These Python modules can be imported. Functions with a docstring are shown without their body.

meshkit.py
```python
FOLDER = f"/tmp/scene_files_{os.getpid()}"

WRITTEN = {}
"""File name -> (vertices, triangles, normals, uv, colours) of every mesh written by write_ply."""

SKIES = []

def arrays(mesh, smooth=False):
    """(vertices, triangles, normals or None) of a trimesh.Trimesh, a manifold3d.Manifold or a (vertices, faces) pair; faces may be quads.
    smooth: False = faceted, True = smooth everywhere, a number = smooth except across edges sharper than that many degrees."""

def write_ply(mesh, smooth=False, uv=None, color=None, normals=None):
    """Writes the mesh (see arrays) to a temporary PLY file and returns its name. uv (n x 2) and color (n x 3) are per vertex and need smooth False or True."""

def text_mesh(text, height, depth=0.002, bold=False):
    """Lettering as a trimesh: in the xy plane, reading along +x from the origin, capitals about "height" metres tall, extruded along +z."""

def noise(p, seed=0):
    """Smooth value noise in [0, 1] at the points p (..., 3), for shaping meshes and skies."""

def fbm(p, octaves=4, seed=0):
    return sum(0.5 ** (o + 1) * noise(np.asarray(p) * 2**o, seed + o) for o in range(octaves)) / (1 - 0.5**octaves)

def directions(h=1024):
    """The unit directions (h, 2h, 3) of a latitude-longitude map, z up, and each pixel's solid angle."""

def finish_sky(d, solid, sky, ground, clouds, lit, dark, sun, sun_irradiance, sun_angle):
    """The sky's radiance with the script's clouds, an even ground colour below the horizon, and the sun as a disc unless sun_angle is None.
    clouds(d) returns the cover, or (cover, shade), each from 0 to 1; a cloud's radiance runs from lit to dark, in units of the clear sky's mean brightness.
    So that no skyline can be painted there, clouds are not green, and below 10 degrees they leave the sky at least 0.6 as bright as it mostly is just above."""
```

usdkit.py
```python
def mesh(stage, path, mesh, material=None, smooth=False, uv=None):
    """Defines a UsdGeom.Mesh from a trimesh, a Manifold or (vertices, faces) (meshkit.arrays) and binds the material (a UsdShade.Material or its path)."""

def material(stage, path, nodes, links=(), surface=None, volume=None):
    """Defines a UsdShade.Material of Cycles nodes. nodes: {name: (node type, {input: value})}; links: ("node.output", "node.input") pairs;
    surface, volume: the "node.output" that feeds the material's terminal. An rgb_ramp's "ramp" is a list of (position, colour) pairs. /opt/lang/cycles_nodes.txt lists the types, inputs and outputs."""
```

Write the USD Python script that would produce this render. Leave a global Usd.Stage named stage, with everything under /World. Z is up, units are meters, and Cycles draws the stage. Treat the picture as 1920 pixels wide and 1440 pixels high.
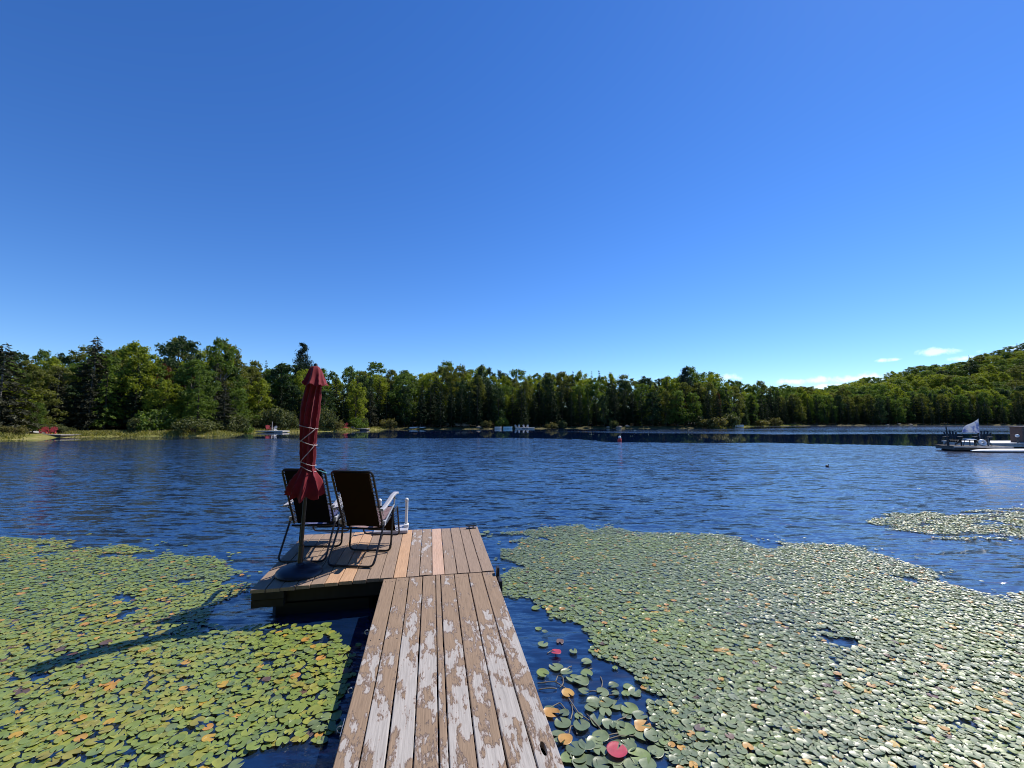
import math, random
import numpy as np, trimesh, usdkit, meshkit
import shapely
from shapely.geometry import Polygon, Point
from pxr import Usd, UsdGeom, UsdLux, UsdShade, Gf, Sdf, Vt

# ------------------------------------------------------------------ camera, sky, sun, exposure
stage = Usd.Stage.CreateInMemory()
UsdGeom.SetStageUpAxis(stage, UsdGeom.Tokens.z)
UsdGeom.SetStageMetersPerUnit(stage, 1.0)
world = UsdGeom.Xform.Define(stage, '/World')
stage.SetDefaultPrim(world.GetPrim())
UsdGeom.Scope.Define(stage, '/World/Looks')

FOCAL, EYE, HORIZON = 800.0, 2.0, 788.0            # pixels of a 1920 wide picture, metres, picture row
PITCH = math.atan((HORIZON - 720) / FOCAL)
CP, SP = math.cos(PITCH), math.sin(PITCH)
cam = UsdGeom.Camera.Define(stage, '/World/Camera')
cam.CreateHorizontalApertureAttr(36.0)
cam.CreateVerticalApertureAttr(27.0)
cam.CreateFocalLengthAttr(36.0 * FOCAL / 1920)
cam.CreateClippingRangeAttr(Gf.Vec2f(0.05, 6000))
cam.AddTranslateOp().Set(Gf.Vec3d(0, 0, EYE))
cam.AddRotateXOp().Set(90 + math.degrees(PITCH))
EXPOSURE = 0.3
cam.CreateExposureAttr(EXPOSURE)

SUN_AZ, SUN_EL = math.radians(53.0), math.radians(52.0)
SUN_DIR = np.array([math.sin(SUN_AZ) * math.cos(SUN_EL), math.cos(SUN_AZ) * math.cos(SUN_EL), math.sin(SUN_EL)])
SKY_STRENGTH, SUN_INTENSITY = 0.118, 1.2


def ray(px, py):
    a, b = (px - 960) / FOCAL, (720 - py) / FOCAL
    return np.array([a, CP - b * SP, b * CP + SP])


def W(px, py, z=0.0):
    """The point at height z that stands at a picture position."""
    r = ray(px, py)
    return np.array([0, 0, EYE]) + r * ((z - EYE) / r[2])


def AT(px, depth, z=0.0):
    return np.array([(px - 960) / FOCAL * depth, depth, z])


def node_material(name, nodes, links, surface='out.BSDF', volume=None):
    return usdkit.material(stage, '/World/Looks/' + name, nodes, links, surface=surface, volume=volume)


CLOUDS = [(1753, 660, 34, 6), (1370, 708, 26, 8), (1500, 714, 60, 7), (1610, 710, 46, 9), (1805, 673, 18, 5),
          (1900, 655, 30, 7), (1680, 674, 14, 4), (1652, 676, 10, 4), (1560, 726, 60, 7), (1990, 640, 40, 9)]
nodes = {
    'sky': ('sky_texture', {'sky_type': 'single_scattering', 'sun_disc': False, 'sun_elevation': SUN_EL, 'sun_rotation': SUN_AZ,
                            'altitude': 300.0, 'air_density': 1.0, 'aerosol_density': 0.06, 'ozone_density': 2.5}),
    'tint': ('hsv', {'hue': 0.507, 'saturation': 1.26, 'value': 1.0, 'fac': 1.0}),
    'cool': ('mix', {'mix_type': 'multiply', 'fac': 1.0, 'color2': (0.72, 0.90, 1.12)}),
    'co': ('texture_coordinate', {}),
    'wob': ('noise_texture', {'scale': 38.0, 'detail': 4.0, 'roughness': 0.6}),
    'wobc': ('math', {'math_type': 'subtract', 'value2': 0.5}),
    'cl': ('mix', {'mix_type': 'mix', 'color2': (11.0, 12.0, 13.0)}),
    'bg': ('background_shader', {'strength': SKY_STRENGTH}),
}
links = [('sky.color', 'tint.color'), ('tint.color', 'cool.color1'), ('cool.color', 'cl.color1'), ('cl.color', 'bg.color'), ('co.generated', 'wob.vector'), ('wob.fac', 'wobc.value1')]
prev = None
for i, (px, py, w_, h_) in enumerate(CLOUDS):
    c = ray(px, py); c /= np.linalg.norm(c)
    r_ = np.cross(c, [0, 0, 1]); r_ /= np.linalg.norm(r_)
    u_ = np.cross(r_, c)
    k = 1.0 / (FOCAL * 1.25)
    nodes.update({f'x{i}': ('vector_math', {'math_type': 'dot_product', 'vector2': tuple(r_ / (w_ * k))}),
                  f'y{i}': ('vector_math', {'math_type': 'dot_product', 'vector2': tuple(u_ / (h_ * k))}),
                  f'f{i}': ('vector_math', {'math_type': 'dot_product', 'vector2': tuple(c)}),
                  f'v{i}': ('combine_xyz', {}), f'l{i}': ('vector_math', {'math_type': 'length'}),
                  f'd{i}': ('math', {'math_type': 'multiply_add', 'value2': 3.2}),
                  f'm{i}': ('map_range', {'range_type': 'smoothstep', 'from_min': 1.1, 'from_max': 0.1, 'to_min': 0.0, 'to_max': 0.42, 'clamp': True}),
                  f'g{i}': ('math', {'math_type': 'greater_than', 'value2': 0.5}),
                  f'p{i}': ('math', {'math_type': 'multiply'})})
    links += [('co.generated', f'x{i}.vector1'), ('co.generated', f'y{i}.vector1'), ('co.generated', f'f{i}.vector1'),
              (f'x{i}.value', f'v{i}.x'), (f'y{i}.value', f'v{i}.y'), (f'v{i}.vector', f'l{i}.vector1'),
              ('wobc.value', f'd{i}.value1'), (f'l{i}.value', f'd{i}.value3'), (f'd{i}.value', f'm{i}.value'),
              (f'f{i}.value', f'g{i}.value1'), (f'm{i}.result', f'p{i}.value1'), (f'g{i}.value', f'p{i}.value2')]
    if prev is None:
        prev = f'p{i}.value'
    else:
        nodes[f'q{i}'] = ('math', {'math_type': 'maximum'})
        links += [(prev, f'q{i}.value1'), (f'p{i}.value', f'q{i}.value2')]
        prev = f'q{i}.value'
links.append((prev, 'cl.fac'))
sky_mat = node_material('sky_look', nodes, links, surface='bg.background')
dome = UsdLux.DomeLight.Define(stage, '/World/sky')
UsdShade.MaterialBindingAPI.Apply(dome.GetPrim()).Bind(sky_mat)
dome.GetPrim().SetCustomDataByKey('kind', 'structure')
dome.GetPrim().SetCustomDataByKey('label', 'clear deep blue sky with a few small white clouds low on the right')

sun = UsdLux.DistantLight.Define(stage, '/World/sun')
sun.CreateNormalizeAttr(True)
sun.CreateIntensityAttr(SUN_INTENSITY)
sun.CreateAngleAttr(0.5)
sun.CreateColorAttr(Gf.Vec3f(1.0, 0.94, 0.86))
zb = SUN_DIR
xb = np.cross([0, 0, 1.0], zb); xb /= np.linalg.norm(xb)
yb = np.cross(zb, xb)
sun.AddTransformOp().Set(Gf.Matrix4d(*[*xb, 0, *yb, 0, *zb, 0, 0, 0, 0, 1]))

# ------------------------------------------------------------------ helpers
used = {}


def numbered(parent, name):
    k = used.get((parent, name), 0)
    used[(parent, name)] = k + 1
    return f'{parent}/{name}' if k == 0 else f'{parent}/{name}_{k:03d}'


def arr(mesh):
    if hasattr(mesh, 'to_mesh'):
        m = mesh.to_mesh()
        return np.array(m.vert_properties[:, :3], float), np.array(m.tri_verts, int)
    if isinstance(mesh, trimesh.Trimesh):
        return np.array(mesh.vertices, float), np.array(mesh.faces, int)
    v, f = np.asarray(mesh[0], float), np.asarray(mesh[1], int)
    if f.shape[1] == 4:
        f = np.vstack([f[:, [0, 1, 2]], f[:, [0, 2, 3]]])
    return v, f


def join(*ms):
    vs, fs, n = [], [], 0
    for m in ms:
        v, f = arr(m)
        vs.append(v); fs.append(f + n); n += len(v)
    return np.vstack(vs), np.vstack(fs)


def xf(m, T=None, s=None, loc=None, rz=0.0):
    v, f = arr(m)
    if s is not None:
        v = v * np.asarray(s)
    if rz:
        c, q = math.cos(rz), math.sin(rz)
        v = v @ np.array([[c, q, 0], [-q, c, 0], [0, 0, 1]])
    if loc is not None:
        v = v + np.asarray(loc)
    if T is not None:
        v = v @ T[:3, :3].T + T[:3, 3]
    return v, f


def put(name, mesh, material, parent='/World', smooth=False, prim=None, **tags):
    """One Mesh prim. prim: {primvar: per-vertex array}"""
    path = numbered(str(parent), name)
    normals = prim.pop('N', None) if prim else None
    if prim is None:
        m = usdkit.mesh(stage, path, arr(mesh), material, smooth=smooth)
    else:
        m = usdkit.mesh(stage, path, arr(mesh), material, smooth=bool(smooth))
        api = UsdGeom.PrimvarsAPI(m)
        if normals is not None:
            m.CreateNormalsAttr(Vt.Vec3fArray.FromNumpy(np.asarray(normals, np.float32)))
            m.SetNormalsInterpolation('vertex')
        for k, a in prim.items():
            a = np.asarray(a, np.float32)
            if a.ndim == 0:
                api.CreatePrimvar(k, Sdf.ValueTypeNames.Float, 'constant').Set(float(a))
            elif a.ndim == 1:
                api.CreatePrimvar(k, Sdf.ValueTypeNames.FloatArray, 'vertex').Set(Vt.FloatArray.FromNumpy(a))
            else:
                api.CreatePrimvar(k, Sdf.ValueTypeNames.Float3Array, 'vertex').Set(Vt.Vec3fArray.FromNumpy(a))
    tag(m.GetPrim(), **tags)
    return path


def tag(p, label=None, cat=None, group=None, kind=None):
    for k, v in (('label', label), ('category', cat), ('group', group), ('kind', kind)):
        if v:
            p.SetCustomDataByKey(k, v)


def mat4(T):
    return Gf.Matrix4d(*[float(x) for x in np.asarray(T).T.ravel()])


def frame(loc=(0, 0, 0), rz=0.0, s=(1, 1, 1), base=None):
    c, q = math.cos(rz), math.sin(rz)
    T = np.eye(4)
    T[:3, :3] = np.array([[c, -q, 0], [q, c, 0], [0, 0, 1]]) * np.asarray(s)
    T[:3, 3] = loc
    return T if base is None else base @ T


def thing(name, T, label, cat, group=None, ref=None):
    path = numbered('/World', name)
    x = UsdGeom.Xform.Define(stage, path)
    p = x.GetPrim()
    if ref:
        p.GetReferences().AddInternalReference(ref)
        p.SetInstanceable(True)
        x = UsdGeom.Xform(p)
        ops = x.GetOrderedXformOps()
        (ops[0] if ops else x.AddTransformOp()).Set(mat4(T))
    else:
        x.AddTransformOp().Set(mat4(T))
    tag(p, label, cat, group)
    return path


def box(x0, x1, y0, y1, z0, z1, b=0.0):
    if b <= 0:
        m = trimesh.creation.box([x1 - x0, y1 - y0, z1 - z0])
        m.apply_translation([(x0 + x1) / 2, (y0 + y1) / 2, (z0 + z1) / 2])
        return arr(m)
    pts = []
    for sx in (0, 1):
        for sy in (0, 1):
            for sz in (0, 1):
                c = np.array([(x0, x1)[sx], (y0, y1)[sy], (z0, z1)[sz]])
                d = np.array([1 - 2 * sx, 1 - 2 * sy, 1 - 2 * sz]) * b
                for k in range(3):
                    q = c + d; q[k] = c[k]
                    pts.append(q)
    return arr(trimesh.convex.convex_hull(np.array(pts)))


def tube(pts, r, seg=8, closed=False, cap=True):
    p = np.asarray(pts, float)
    n = len(p)
    r = np.broadcast_to(np.asarray(r, float), (n,))
    if closed:
        t = np.roll(p, -1, 0) - np.roll(p, 1, 0)
    else:
        t = np.gradient(p, axis=0)
    t /= np.maximum(np.linalg.norm(t, axis=1, keepdims=True), 1e-9)
    a = np.array([0.0, 0, 1.0]) if abs(t[0][2]) < 0.9 else np.array([1.0, 0, 0])
    nrm = np.cross(t[0], a); nrm /= np.linalg.norm(nrm)
    rings = []
    for i in range(n):
        nrm = nrm - t[i] * (nrm @ t[i]); nrm /= np.linalg.norm(nrm)
        bn = np.cross(t[i], nrm)
        th = np.arange(seg) / seg * 2 * math.pi
        rings.append(p[i] + r[i] * (np.cos(th)[:, None] * nrm + np.sin(th)[:, None] * bn))
    v = np.vstack(rings)
    f = []
    m = n if closed else n - 1
    for i in range(m):
        j = (i + 1) % n
        for k in range(seg):
            l = (k + 1) % seg
            f += [[i * seg + k, i * seg + l, j * seg + l], [i * seg + k, j * seg + l, j * seg + k]]
    if cap and not closed:
        v = np.vstack([v, p[:1], p[-1:]])
        a0, a1 = n * seg, n * seg + 1
        for k in range(seg):
            l = (k + 1) % seg
            f += [[a0, l, k], [a1, (n - 1) * seg + k, (n - 1) * seg + l]]
    return v, np.array(f)


def rounded(pts, rad=0.05, n=5):
    """A polyline with its inner corners rounded."""
    p = [np.asarray(q, float) for q in pts]
    out = [p[0]]
    for a, b, c in zip(p, p[1:], p[2:]):
        d0, d1 = a - b, c - b
        l0, l1 = np.linalg.norm(d0), np.linalg.norm(d1)
        q = min(rad, 0.45 * l0, 0.45 * l1)
        s, e = b + d0 / l0 * q, b + d1 / l1 * q
        for k in range(n + 1):
            t = k / n
            out.append((1 - t) ** 2 * s + 2 * t * (1 - t) * b + t * t * e)
    out.append(p[-1])
    return np.array(out)


def revolve(prof, seg=32):
    prof = np.asarray(prof, float)
    th = np.arange(seg) / seg * 2 * math.pi
    v = np.array([[r * math.cos(t), r * math.sin(t), z] for r, z in prof for t in th])
    f = []
    for i in range(len(prof) - 1):
        for k in range(seg):
            l = (k + 1) % seg
            f += [[i * seg + k, i * seg + l, (i + 1) * seg + l], [i * seg + k, (i + 1) * seg + l, (i + 1) * seg + k]]
    return v, np.array(f)


def grid(xs, ys, zf):
    X, Y = np.meshgrid(xs, ys)
    v = np.stack([X, Y, zf(X, Y)], -1).reshape(-1, 3)
    nx, ny = len(xs), len(ys)
    i = (np.arange(ny - 1)[:, None] * nx + np.arange(nx - 1)).ravel()
    return v, np.vstack([np.stack([i, i + 1, i + nx + 1], 1), np.stack([i, i + nx + 1, i + nx], 1)])


def smoothstep(a, b, x):
    t = np.clip((x - a) / (b - a), 0, 1)
    return t * t * (3 - 2 * t)


def plain(name, col, rough=0.5, metallic=0.0, var=0.12, scale=6.0, spec=0.5, bump=0.0):
    nodes = {'co': ('geometry', {}), 'n': ('noise_texture', {'scale': scale, 'detail': 5.0, 'roughness': 0.6}),
             'r': ('rgb_ramp', {'ramp': [(0.25, tuple(np.array(col) * (1 - 2 * var))), (0.75, tuple(np.minimum(np.array(col) * (1 + 2 * var), 0.95)))]}),
             'out': ('principled_bsdf', {'roughness': rough, 'metallic': metallic, 'specular_ior_level': spec})}
    links = [('co.position', 'n.vector'), ('n.fac', 'r.fac'), ('r.color', 'out.base_color')]
    if bump:
        nodes['b'] = ('bump', {'distance': bump, 'strength': 1.0})
        links += [('n.fac', 'b.height'), ('b.normal', 'out.normal')]
    return node_material(name, nodes, links)


# ------------------------------------------------------------------ lake outline and terrain
SHORE = [(-260, 832), (-120, 829), (0, 825), (50, 823), (120, 820), (220, 818), (340, 817.5), (420, 817), (480, 811.5), (560, 810),
         (640, 808.5), (690, 806.5), (740, 805), (800, 805), (880, 804.6), (960, 804), (1000, 803.7), (1100, 803), (1220, 803.4), (1300, 803),
         (1350, 803), (1400, 800), (1440, 799), (1480, 798.6), (1560, 798.0), (1700, 797.8), (1920, 797.6), (2100, 797.6)]
SH_PX = np.array([p[0] for p in SHORE], float)
SH_D = np.array([EYE * FOCAL / (p[1] - HORIZON) for p in SHORE])


def shore_depth(px):
    return np.interp(px, SH_PX, SH_D)


line = [AT(px, shore_depth(px))[:2] for px in np.arange(-260, 2101, 10)]
line = [p + np.array([0, 1.1 * math.sin(i * 1.7) + 0.7 * math.sin(i * 0.63 + 1)]) * min(1, p[1] / 90) for i, p in enumerate(line)]
lake = Polygon([tuple(p) for p in line] + [(330, 120), (300, 30), (120, 4), (40, -0.9), (0, -0.8), (-40, -0.9), (-75, 8)])


def lake_distance(X, Y):
    P = shapely.points(np.stack([X, Y], -1))
    d = shapely.distance(lake.exterior, P)
    return np.where(shapely.contains(lake, P), -d, d)


def hill(X, Y):
    q = np.clip(X / np.maximum(Y, 20.0), -2, 4)
    px = 960 + FOCAL * q
    top = np.interp(px, [1380, 1440, 1500, 1560, 1600, 1650, 1700, 1750, 1800, 1850, 1920, 2100, 2500], [0, 4, 7, 11, 15, 18, 22, 27, 30, 36, 43, 56, 70])
    return top * smoothstep(172, 325, Y)


def height(X, Y):
    d = lake_distance(X, Y)
    land = 0.45 * smoothstep(0, 2.2, d) + 3.2 * smoothstep(3, 45, d) + 0.25 * smoothstep(4, 10, d) * np.sin(X * 0.33) * np.sin(Y * 0.29 + 1)
    bed = -np.minimum(0.25 * -d, 1.8)
    z = np.where(d > 0, land, bed)
    far = np.clip((d - 2) / 30, 0, 1)
    return z + hill(X, Y) * far + far * 1.2 * (np.sin(X * 0.07 + 2) * np.sin(Y * 0.05))


def dens(segs):
    out = []
    for a, b, s in segs:
        out.append(np.arange(a, b, s))
    return np.unique(np.concatenate(out + [[segs[-1][1]]]))


txs = dens([(-2200, -500, 170), (-500, -140, 12), (-140, 160, 1.6), (160, 420, 5), (420, 2200, 178)])
tys = dens([(-900, -60, 84), (-60, 30, 5), (30, 190, 1.5), (190, 420, 6), (420, 2400, 180)])
tv, tf = grid(txs, tys, height)
td = lake_distance(tv[:, 0], tv[:, 1])
tpx = 960 + FOCAL * tv[:, 0] / np.maximum(tv[:, 1], 1)
# 1 = grass, 0 = forest floor
cover = (1 - smoothstep(4.5, 8.5, td)) * np.where((tpx < 720) | (tv[:, 1] < 20), 1.0, np.where((tpx > 1330) & (tpx < 1490), 0.8, 0.25))
ground_mat = node_material('ground_look', {
    'co': ('geometry', {}), 'at': ('attribute', {'attribute': 'cover'}),
    'n1': ('noise_texture', {'scale': 0.55, 'detail': 6.0, 'roughness': 0.65}), 'n2': ('noise_texture', {'scale': 6.0, 'detail': 4.0}),
    'g': ('rgb_ramp', {'ramp': [(0.3, (0.10, 0.12, 0.025)), (0.5, (0.21, 0.20, 0.055)), (0.68, (0.32, 0.27, 0.12))]}),
    'f': ('rgb_ramp', {'ramp': [(0.35, (0.018, 0.016, 0.010)), (0.58, (0.05, 0.04, 0.022)), (0.75, (0.14, 0.10, 0.055))]}),
    'm': ('mix', {}), 'v': ('map_range', {'from_min': 0.3, 'from_max': 0.7, 'to_min': 0.7, 'to_max': 1.2}), 'mu': ('mix', {'mix_type': 'multiply', 'fac': 1.0}),
    'b': ('bump', {'distance': 0.08}), 'out': ('principled_bsdf', {'roughness': 0.95, 'specular_ior_level': 0.1})},
    [('co.position', 'n1.vector'), ('co.position', 'n2.vector'), ('n1.fac', 'g.fac'), ('n1.fac', 'f.fac'), ('at.fac', 'm.fac'), ('f.color', 'm.color1'), ('g.color', 'm.color2'),
     ('n2.fac', 'v.value'), ('m.color', 'mu.color1'), ('v.result', 'mu.color2'), ('mu.color', 'out.base_color'), ('n2.fac', 'b.height'), ('b.normal', 'out.normal')])
put('ground', (tv, tf), ground_mat, smooth=True, prim={'cover': cover}, kind='structure',
    label='wooded lake shore with grassy bank on the left and hill on the right')

# ------------------------------------------------------------------ water
wxs = dens([(-130, -30, 1.0), (-30, 40, 0.5), (40, 120, 1.0), (120, 345, 2.5)])
wys = dens([(-3, 30, 0.5), (30, 60, 0.5), (60, 120, 1.0), (120, 185, 1.5)])
wv, wf = grid(wxs, wys, lambda X, Y: 0 * X)
X, Y = wv[:, 0], wv[:, 1]
wob = meshkit.fbm(np.stack([X * 0.12, Y * 0.3, 0 * X], -1), 4, 3) - 0.5
edge = np.interp(X, [-60, -51, -40, -30, 0, 7, 9, 23, 33, 60], [36, 38, 43, 47, 48.5, 46, 39, 38, 33, 31]) + wob * np.interp(X, [-50, 30], [3.0, 1.6])
wind = 1 - smoothstep(-0.7, 0.7, Y - edge)
q = X / np.maximum(Y, 1)
band_lo = np.interp(q, [0.0, 0.16, 0.3, 0.6, 1.2], [76, 73, 66, 62, 60]) + wob * 3
band_hi = np.interp(q, [0.0, 0.16, 0.3, 0.5, 0.7, 1.2], [77, 78, 88, 96, 118, 130]) + wob * 6
band = smoothstep(-0.8, 0.8, Y - band_lo) * smoothstep(-1.5, 1.5, band_hi - Y) * smoothstep(0.02, 0.2, q)
far = smoothstep(0.5, 0.58, q) * smoothstep(-3, 3, Y - (128 + 14 * wob))
streak = meshkit.fbm(np.stack([X * 0.015, Y * 0.35, 0 * X + 5], -1), 3, 9)
wind = np.maximum(wind, np.maximum(band, far) * (0.25 + 0.75 * smoothstep(0.36, 0.5, streak)))
water_mat = node_material('water_look', {
    'co': ('geometry', {}), 'at': ('attribute', {'attribute': 'wind'}), 'mp': ('mapping', {'scale': (0.5, 1.9, 1.0), 'rotation': (0, 0, 0.12)}),
    'n1': ('noise_texture', {'scale': 3.1, 'detail': 2.0, 'roughness': 0.5, 'distortion': 0.5}), 'n2': ('noise_texture', {'scale': 10.0, 'detail': 3.0, 'roughness': 0.6}),
    'n3': ('noise_texture', {'scale': 0.22, 'detail': 3.0}), 'mp3': ('mapping', {'scale': (0.5, 1.4, 1.0)}),
    'ad': ('vector_math', {'math_type': 'add'}), 'ce': ('vector_math', {'math_type': 'subtract', 'vector2': (1.0, 1.0, 1.0)}),
    'g': ('map_range', {'from_min': 0.3, 'from_max': 0.7, 'to_min': 0.6, 'to_max': 1.3}),
    'a': ('math', {'math_type': 'multiply'}), 'w': ('map_range', {'from_min': 0.0, 'from_max': 1.0, 'to_min': 0.006, 'to_max': 1.0}),
    'sc': ('vector_math', {'math_type': 'scale'}), 'fl': ('vector_math', {'math_type': 'multiply_add', 'vector2': (0.44, 0.66, 0.0), 'vector3': (0.0, 0.0, 1.0)}),
    'fc': ('vector_math', {'math_type': 'multiply_add', 'vector2': (1.1, 1.35, 0.0), 'vector3': (0.0, 0.0, 1.0)}), 'nc': ('vector_math', {'math_type': 'normalize'}),
    'nn': ('vector_math', {'math_type': 'normalize'}), 'ro': ('map_range', {'from_min': 0.0, 'from_max': 1.0, 'to_min': 0.02, 'to_max': 0.19}),
    'out': ('principled_bsdf', {'base_color': (0.003, 0.014, 0.050), 'ior': 1.9, 'coat_weight': 0.5, 'coat_roughness': 0.03, 'coat_ior': 1.4})},
    [('co.position', 'mp.vector'), ('mp.vector', 'n1.vector'), ('mp.vector', 'n2.vector'), ('co.position', 'mp3.vector'), ('mp3.vector', 'n3.vector'), ('n1.color', 'ad.vector1'), ('n2.color', 'ad.vector2'), ('ad.vector', 'ce.vector1'),
     ('at.fac', 'w.value'), ('at.fac', 'ro.value'), ('ro.result', 'out.roughness'), ('n3.fac', 'g.value'), ('w.result', 'a.value1'), ('g.result', 'a.value2'), ('ce.vector', 'sc.vector1'), ('a.value', 'sc.scale'), ('sc.vector', 'fl.vector1'), ('sc.vector', 'fc.vector1'), ('fc.vector', 'nc.vector1'), ('nc.vector', 'out.coat_normal'), ('fl.vector', 'nn.vector1'), ('nn.vector', 'out.normal')])
put('lake_water', (wv, wf), water_mat, smooth=False, prim={'wind': wind}, kind='structure', label='blue rippled lake water with calm dark bands under the far shore')

# ------------------------------------------------------------------ foliage
rng = np.random.default_rng(7)


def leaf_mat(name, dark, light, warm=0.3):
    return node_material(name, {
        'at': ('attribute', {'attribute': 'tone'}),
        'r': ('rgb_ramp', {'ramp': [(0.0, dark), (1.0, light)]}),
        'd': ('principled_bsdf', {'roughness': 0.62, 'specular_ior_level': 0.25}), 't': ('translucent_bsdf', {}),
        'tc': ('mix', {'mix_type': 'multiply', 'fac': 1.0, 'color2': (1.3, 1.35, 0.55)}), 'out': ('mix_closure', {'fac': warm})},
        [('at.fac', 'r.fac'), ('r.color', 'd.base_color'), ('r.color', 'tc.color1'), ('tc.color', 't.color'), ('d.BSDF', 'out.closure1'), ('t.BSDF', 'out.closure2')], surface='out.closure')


def leaf_quads(c, n, size, rg, aspect=0.75):
    """Leaf clump faces at centres c with normals n."""
    m = len(c)
    r = rg.normal(size=(m, 3))
    u = np.cross(n, r); u /= np.maximum(np.linalg.norm(u, axis=1, keepdims=True), 1e-6)
    w = np.cross(n, u)
    s = (size * rg.uniform(0.6, 1.35, m))[:, None]
    bend = n * s * 0.18
    v = np.stack([c - u * s * 0.6 - bend, c + w * s * 0.5 * aspect, c + u * s * 0.6 - bend, c - w * s * 0.5 * aspect], 1).reshape(-1, 3)
    i = np.arange(m)[:, None] * 4
    return v, np.vstack([i + [0, 1, 2], i + [0, 2, 3]])


def unit(v):
    return v / np.maximum(np.linalg.norm(v, axis=-1, keepdims=True), 1e-9)


def broad_crown(seed, H=12.0, R=3.4, z0=0.12, clumps=92, per=62, size=0.30, lean=0.0):
    rg = np.random.default_rng(seed)
    C, N, T, ctr = [], [], [], []
    ph = rg.uniform(0, 6.28, 4)
    for k in range(clumps):
        t = rg.uniform(0, 1) ** 0.92
        a = rg.uniform(0, 2 * math.pi)
        prof = math.sqrt(max(0.05, 1 - (2 * (t - 0.40) / 1.27) ** 2))
        lobe = 1 + 0.22 * math.sin(2 * a + ph[0] + 3 * t) + 0.18 * math.sin(3 * a + ph[1] - 5 * t) + 0.12 * math.sin(9 * t + ph[2] + a)
        rr = R * prof * lobe * (0.35 + 0.6 * rg.uniform(0, 1) ** 0.6) * 0.92
        c = np.array([rr * math.cos(a) + lean * t, rr * math.sin(a), H * (z0 + (0.95 - z0) * t) - 0.10 * rr + rg.normal() * 0.15])
        ctr.append(c)
        r = R * rg.uniform(0.17, 0.36) * (1.05 - 0.35 * t)
        d = unit(rg.normal(size=(per, 3)) + [0, 0, 0.25])
        C.append(c + d * r * rg.uniform(0.3, 1.2, per)[:, None] * np.array([1.05, 1.05, 0.8]))
        N.append(unit(d + rg.normal(size=(per, 3)) * 0.6 + [0, 0, 0.35]))
        T.append(np.clip(rg.uniform(0.25, 0.75) + rg.normal(size=per) * 0.17, 0, 1))
    v, f = leaf_quads(np.vstack(C), np.vstack(N), size, rg)
    return (v, f), np.repeat(np.concatenate(T), 4), np.array(ctr)


def broad_trunk(seed, ctr, H=12.0, r=0.17):
    rg = np.random.default_rng(seed)
    bend = rg.normal(size=2) * 0.25
    pts = [[bend[0] * math.sin(t * 2.5), bend[1] * math.sin(t * 2.1), H * 0.86 * t - 0.4 * (t == 0)] for t in np.linspace(0, 1, 9)]
    ms = [tube(pts, np.linspace(r, 0.03, 9), 7)]
    for k in rg.choice(len(ctr), min(11, len(ctr)), replace=False):
        e = ctr[k]
        z = max(0.16 * H, e[2] - 0.22 * H - rg.uniform(0, 1))
        b = np.array([0, 0, min(z, 0.7 * H)])
        mid = (b + e) / 2 + [0, 0, 0.25]
        ms.append(tube([b, mid, e], [r * 0.42, r * 0.28, 0.02], 5))
    return join(*ms)


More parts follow.
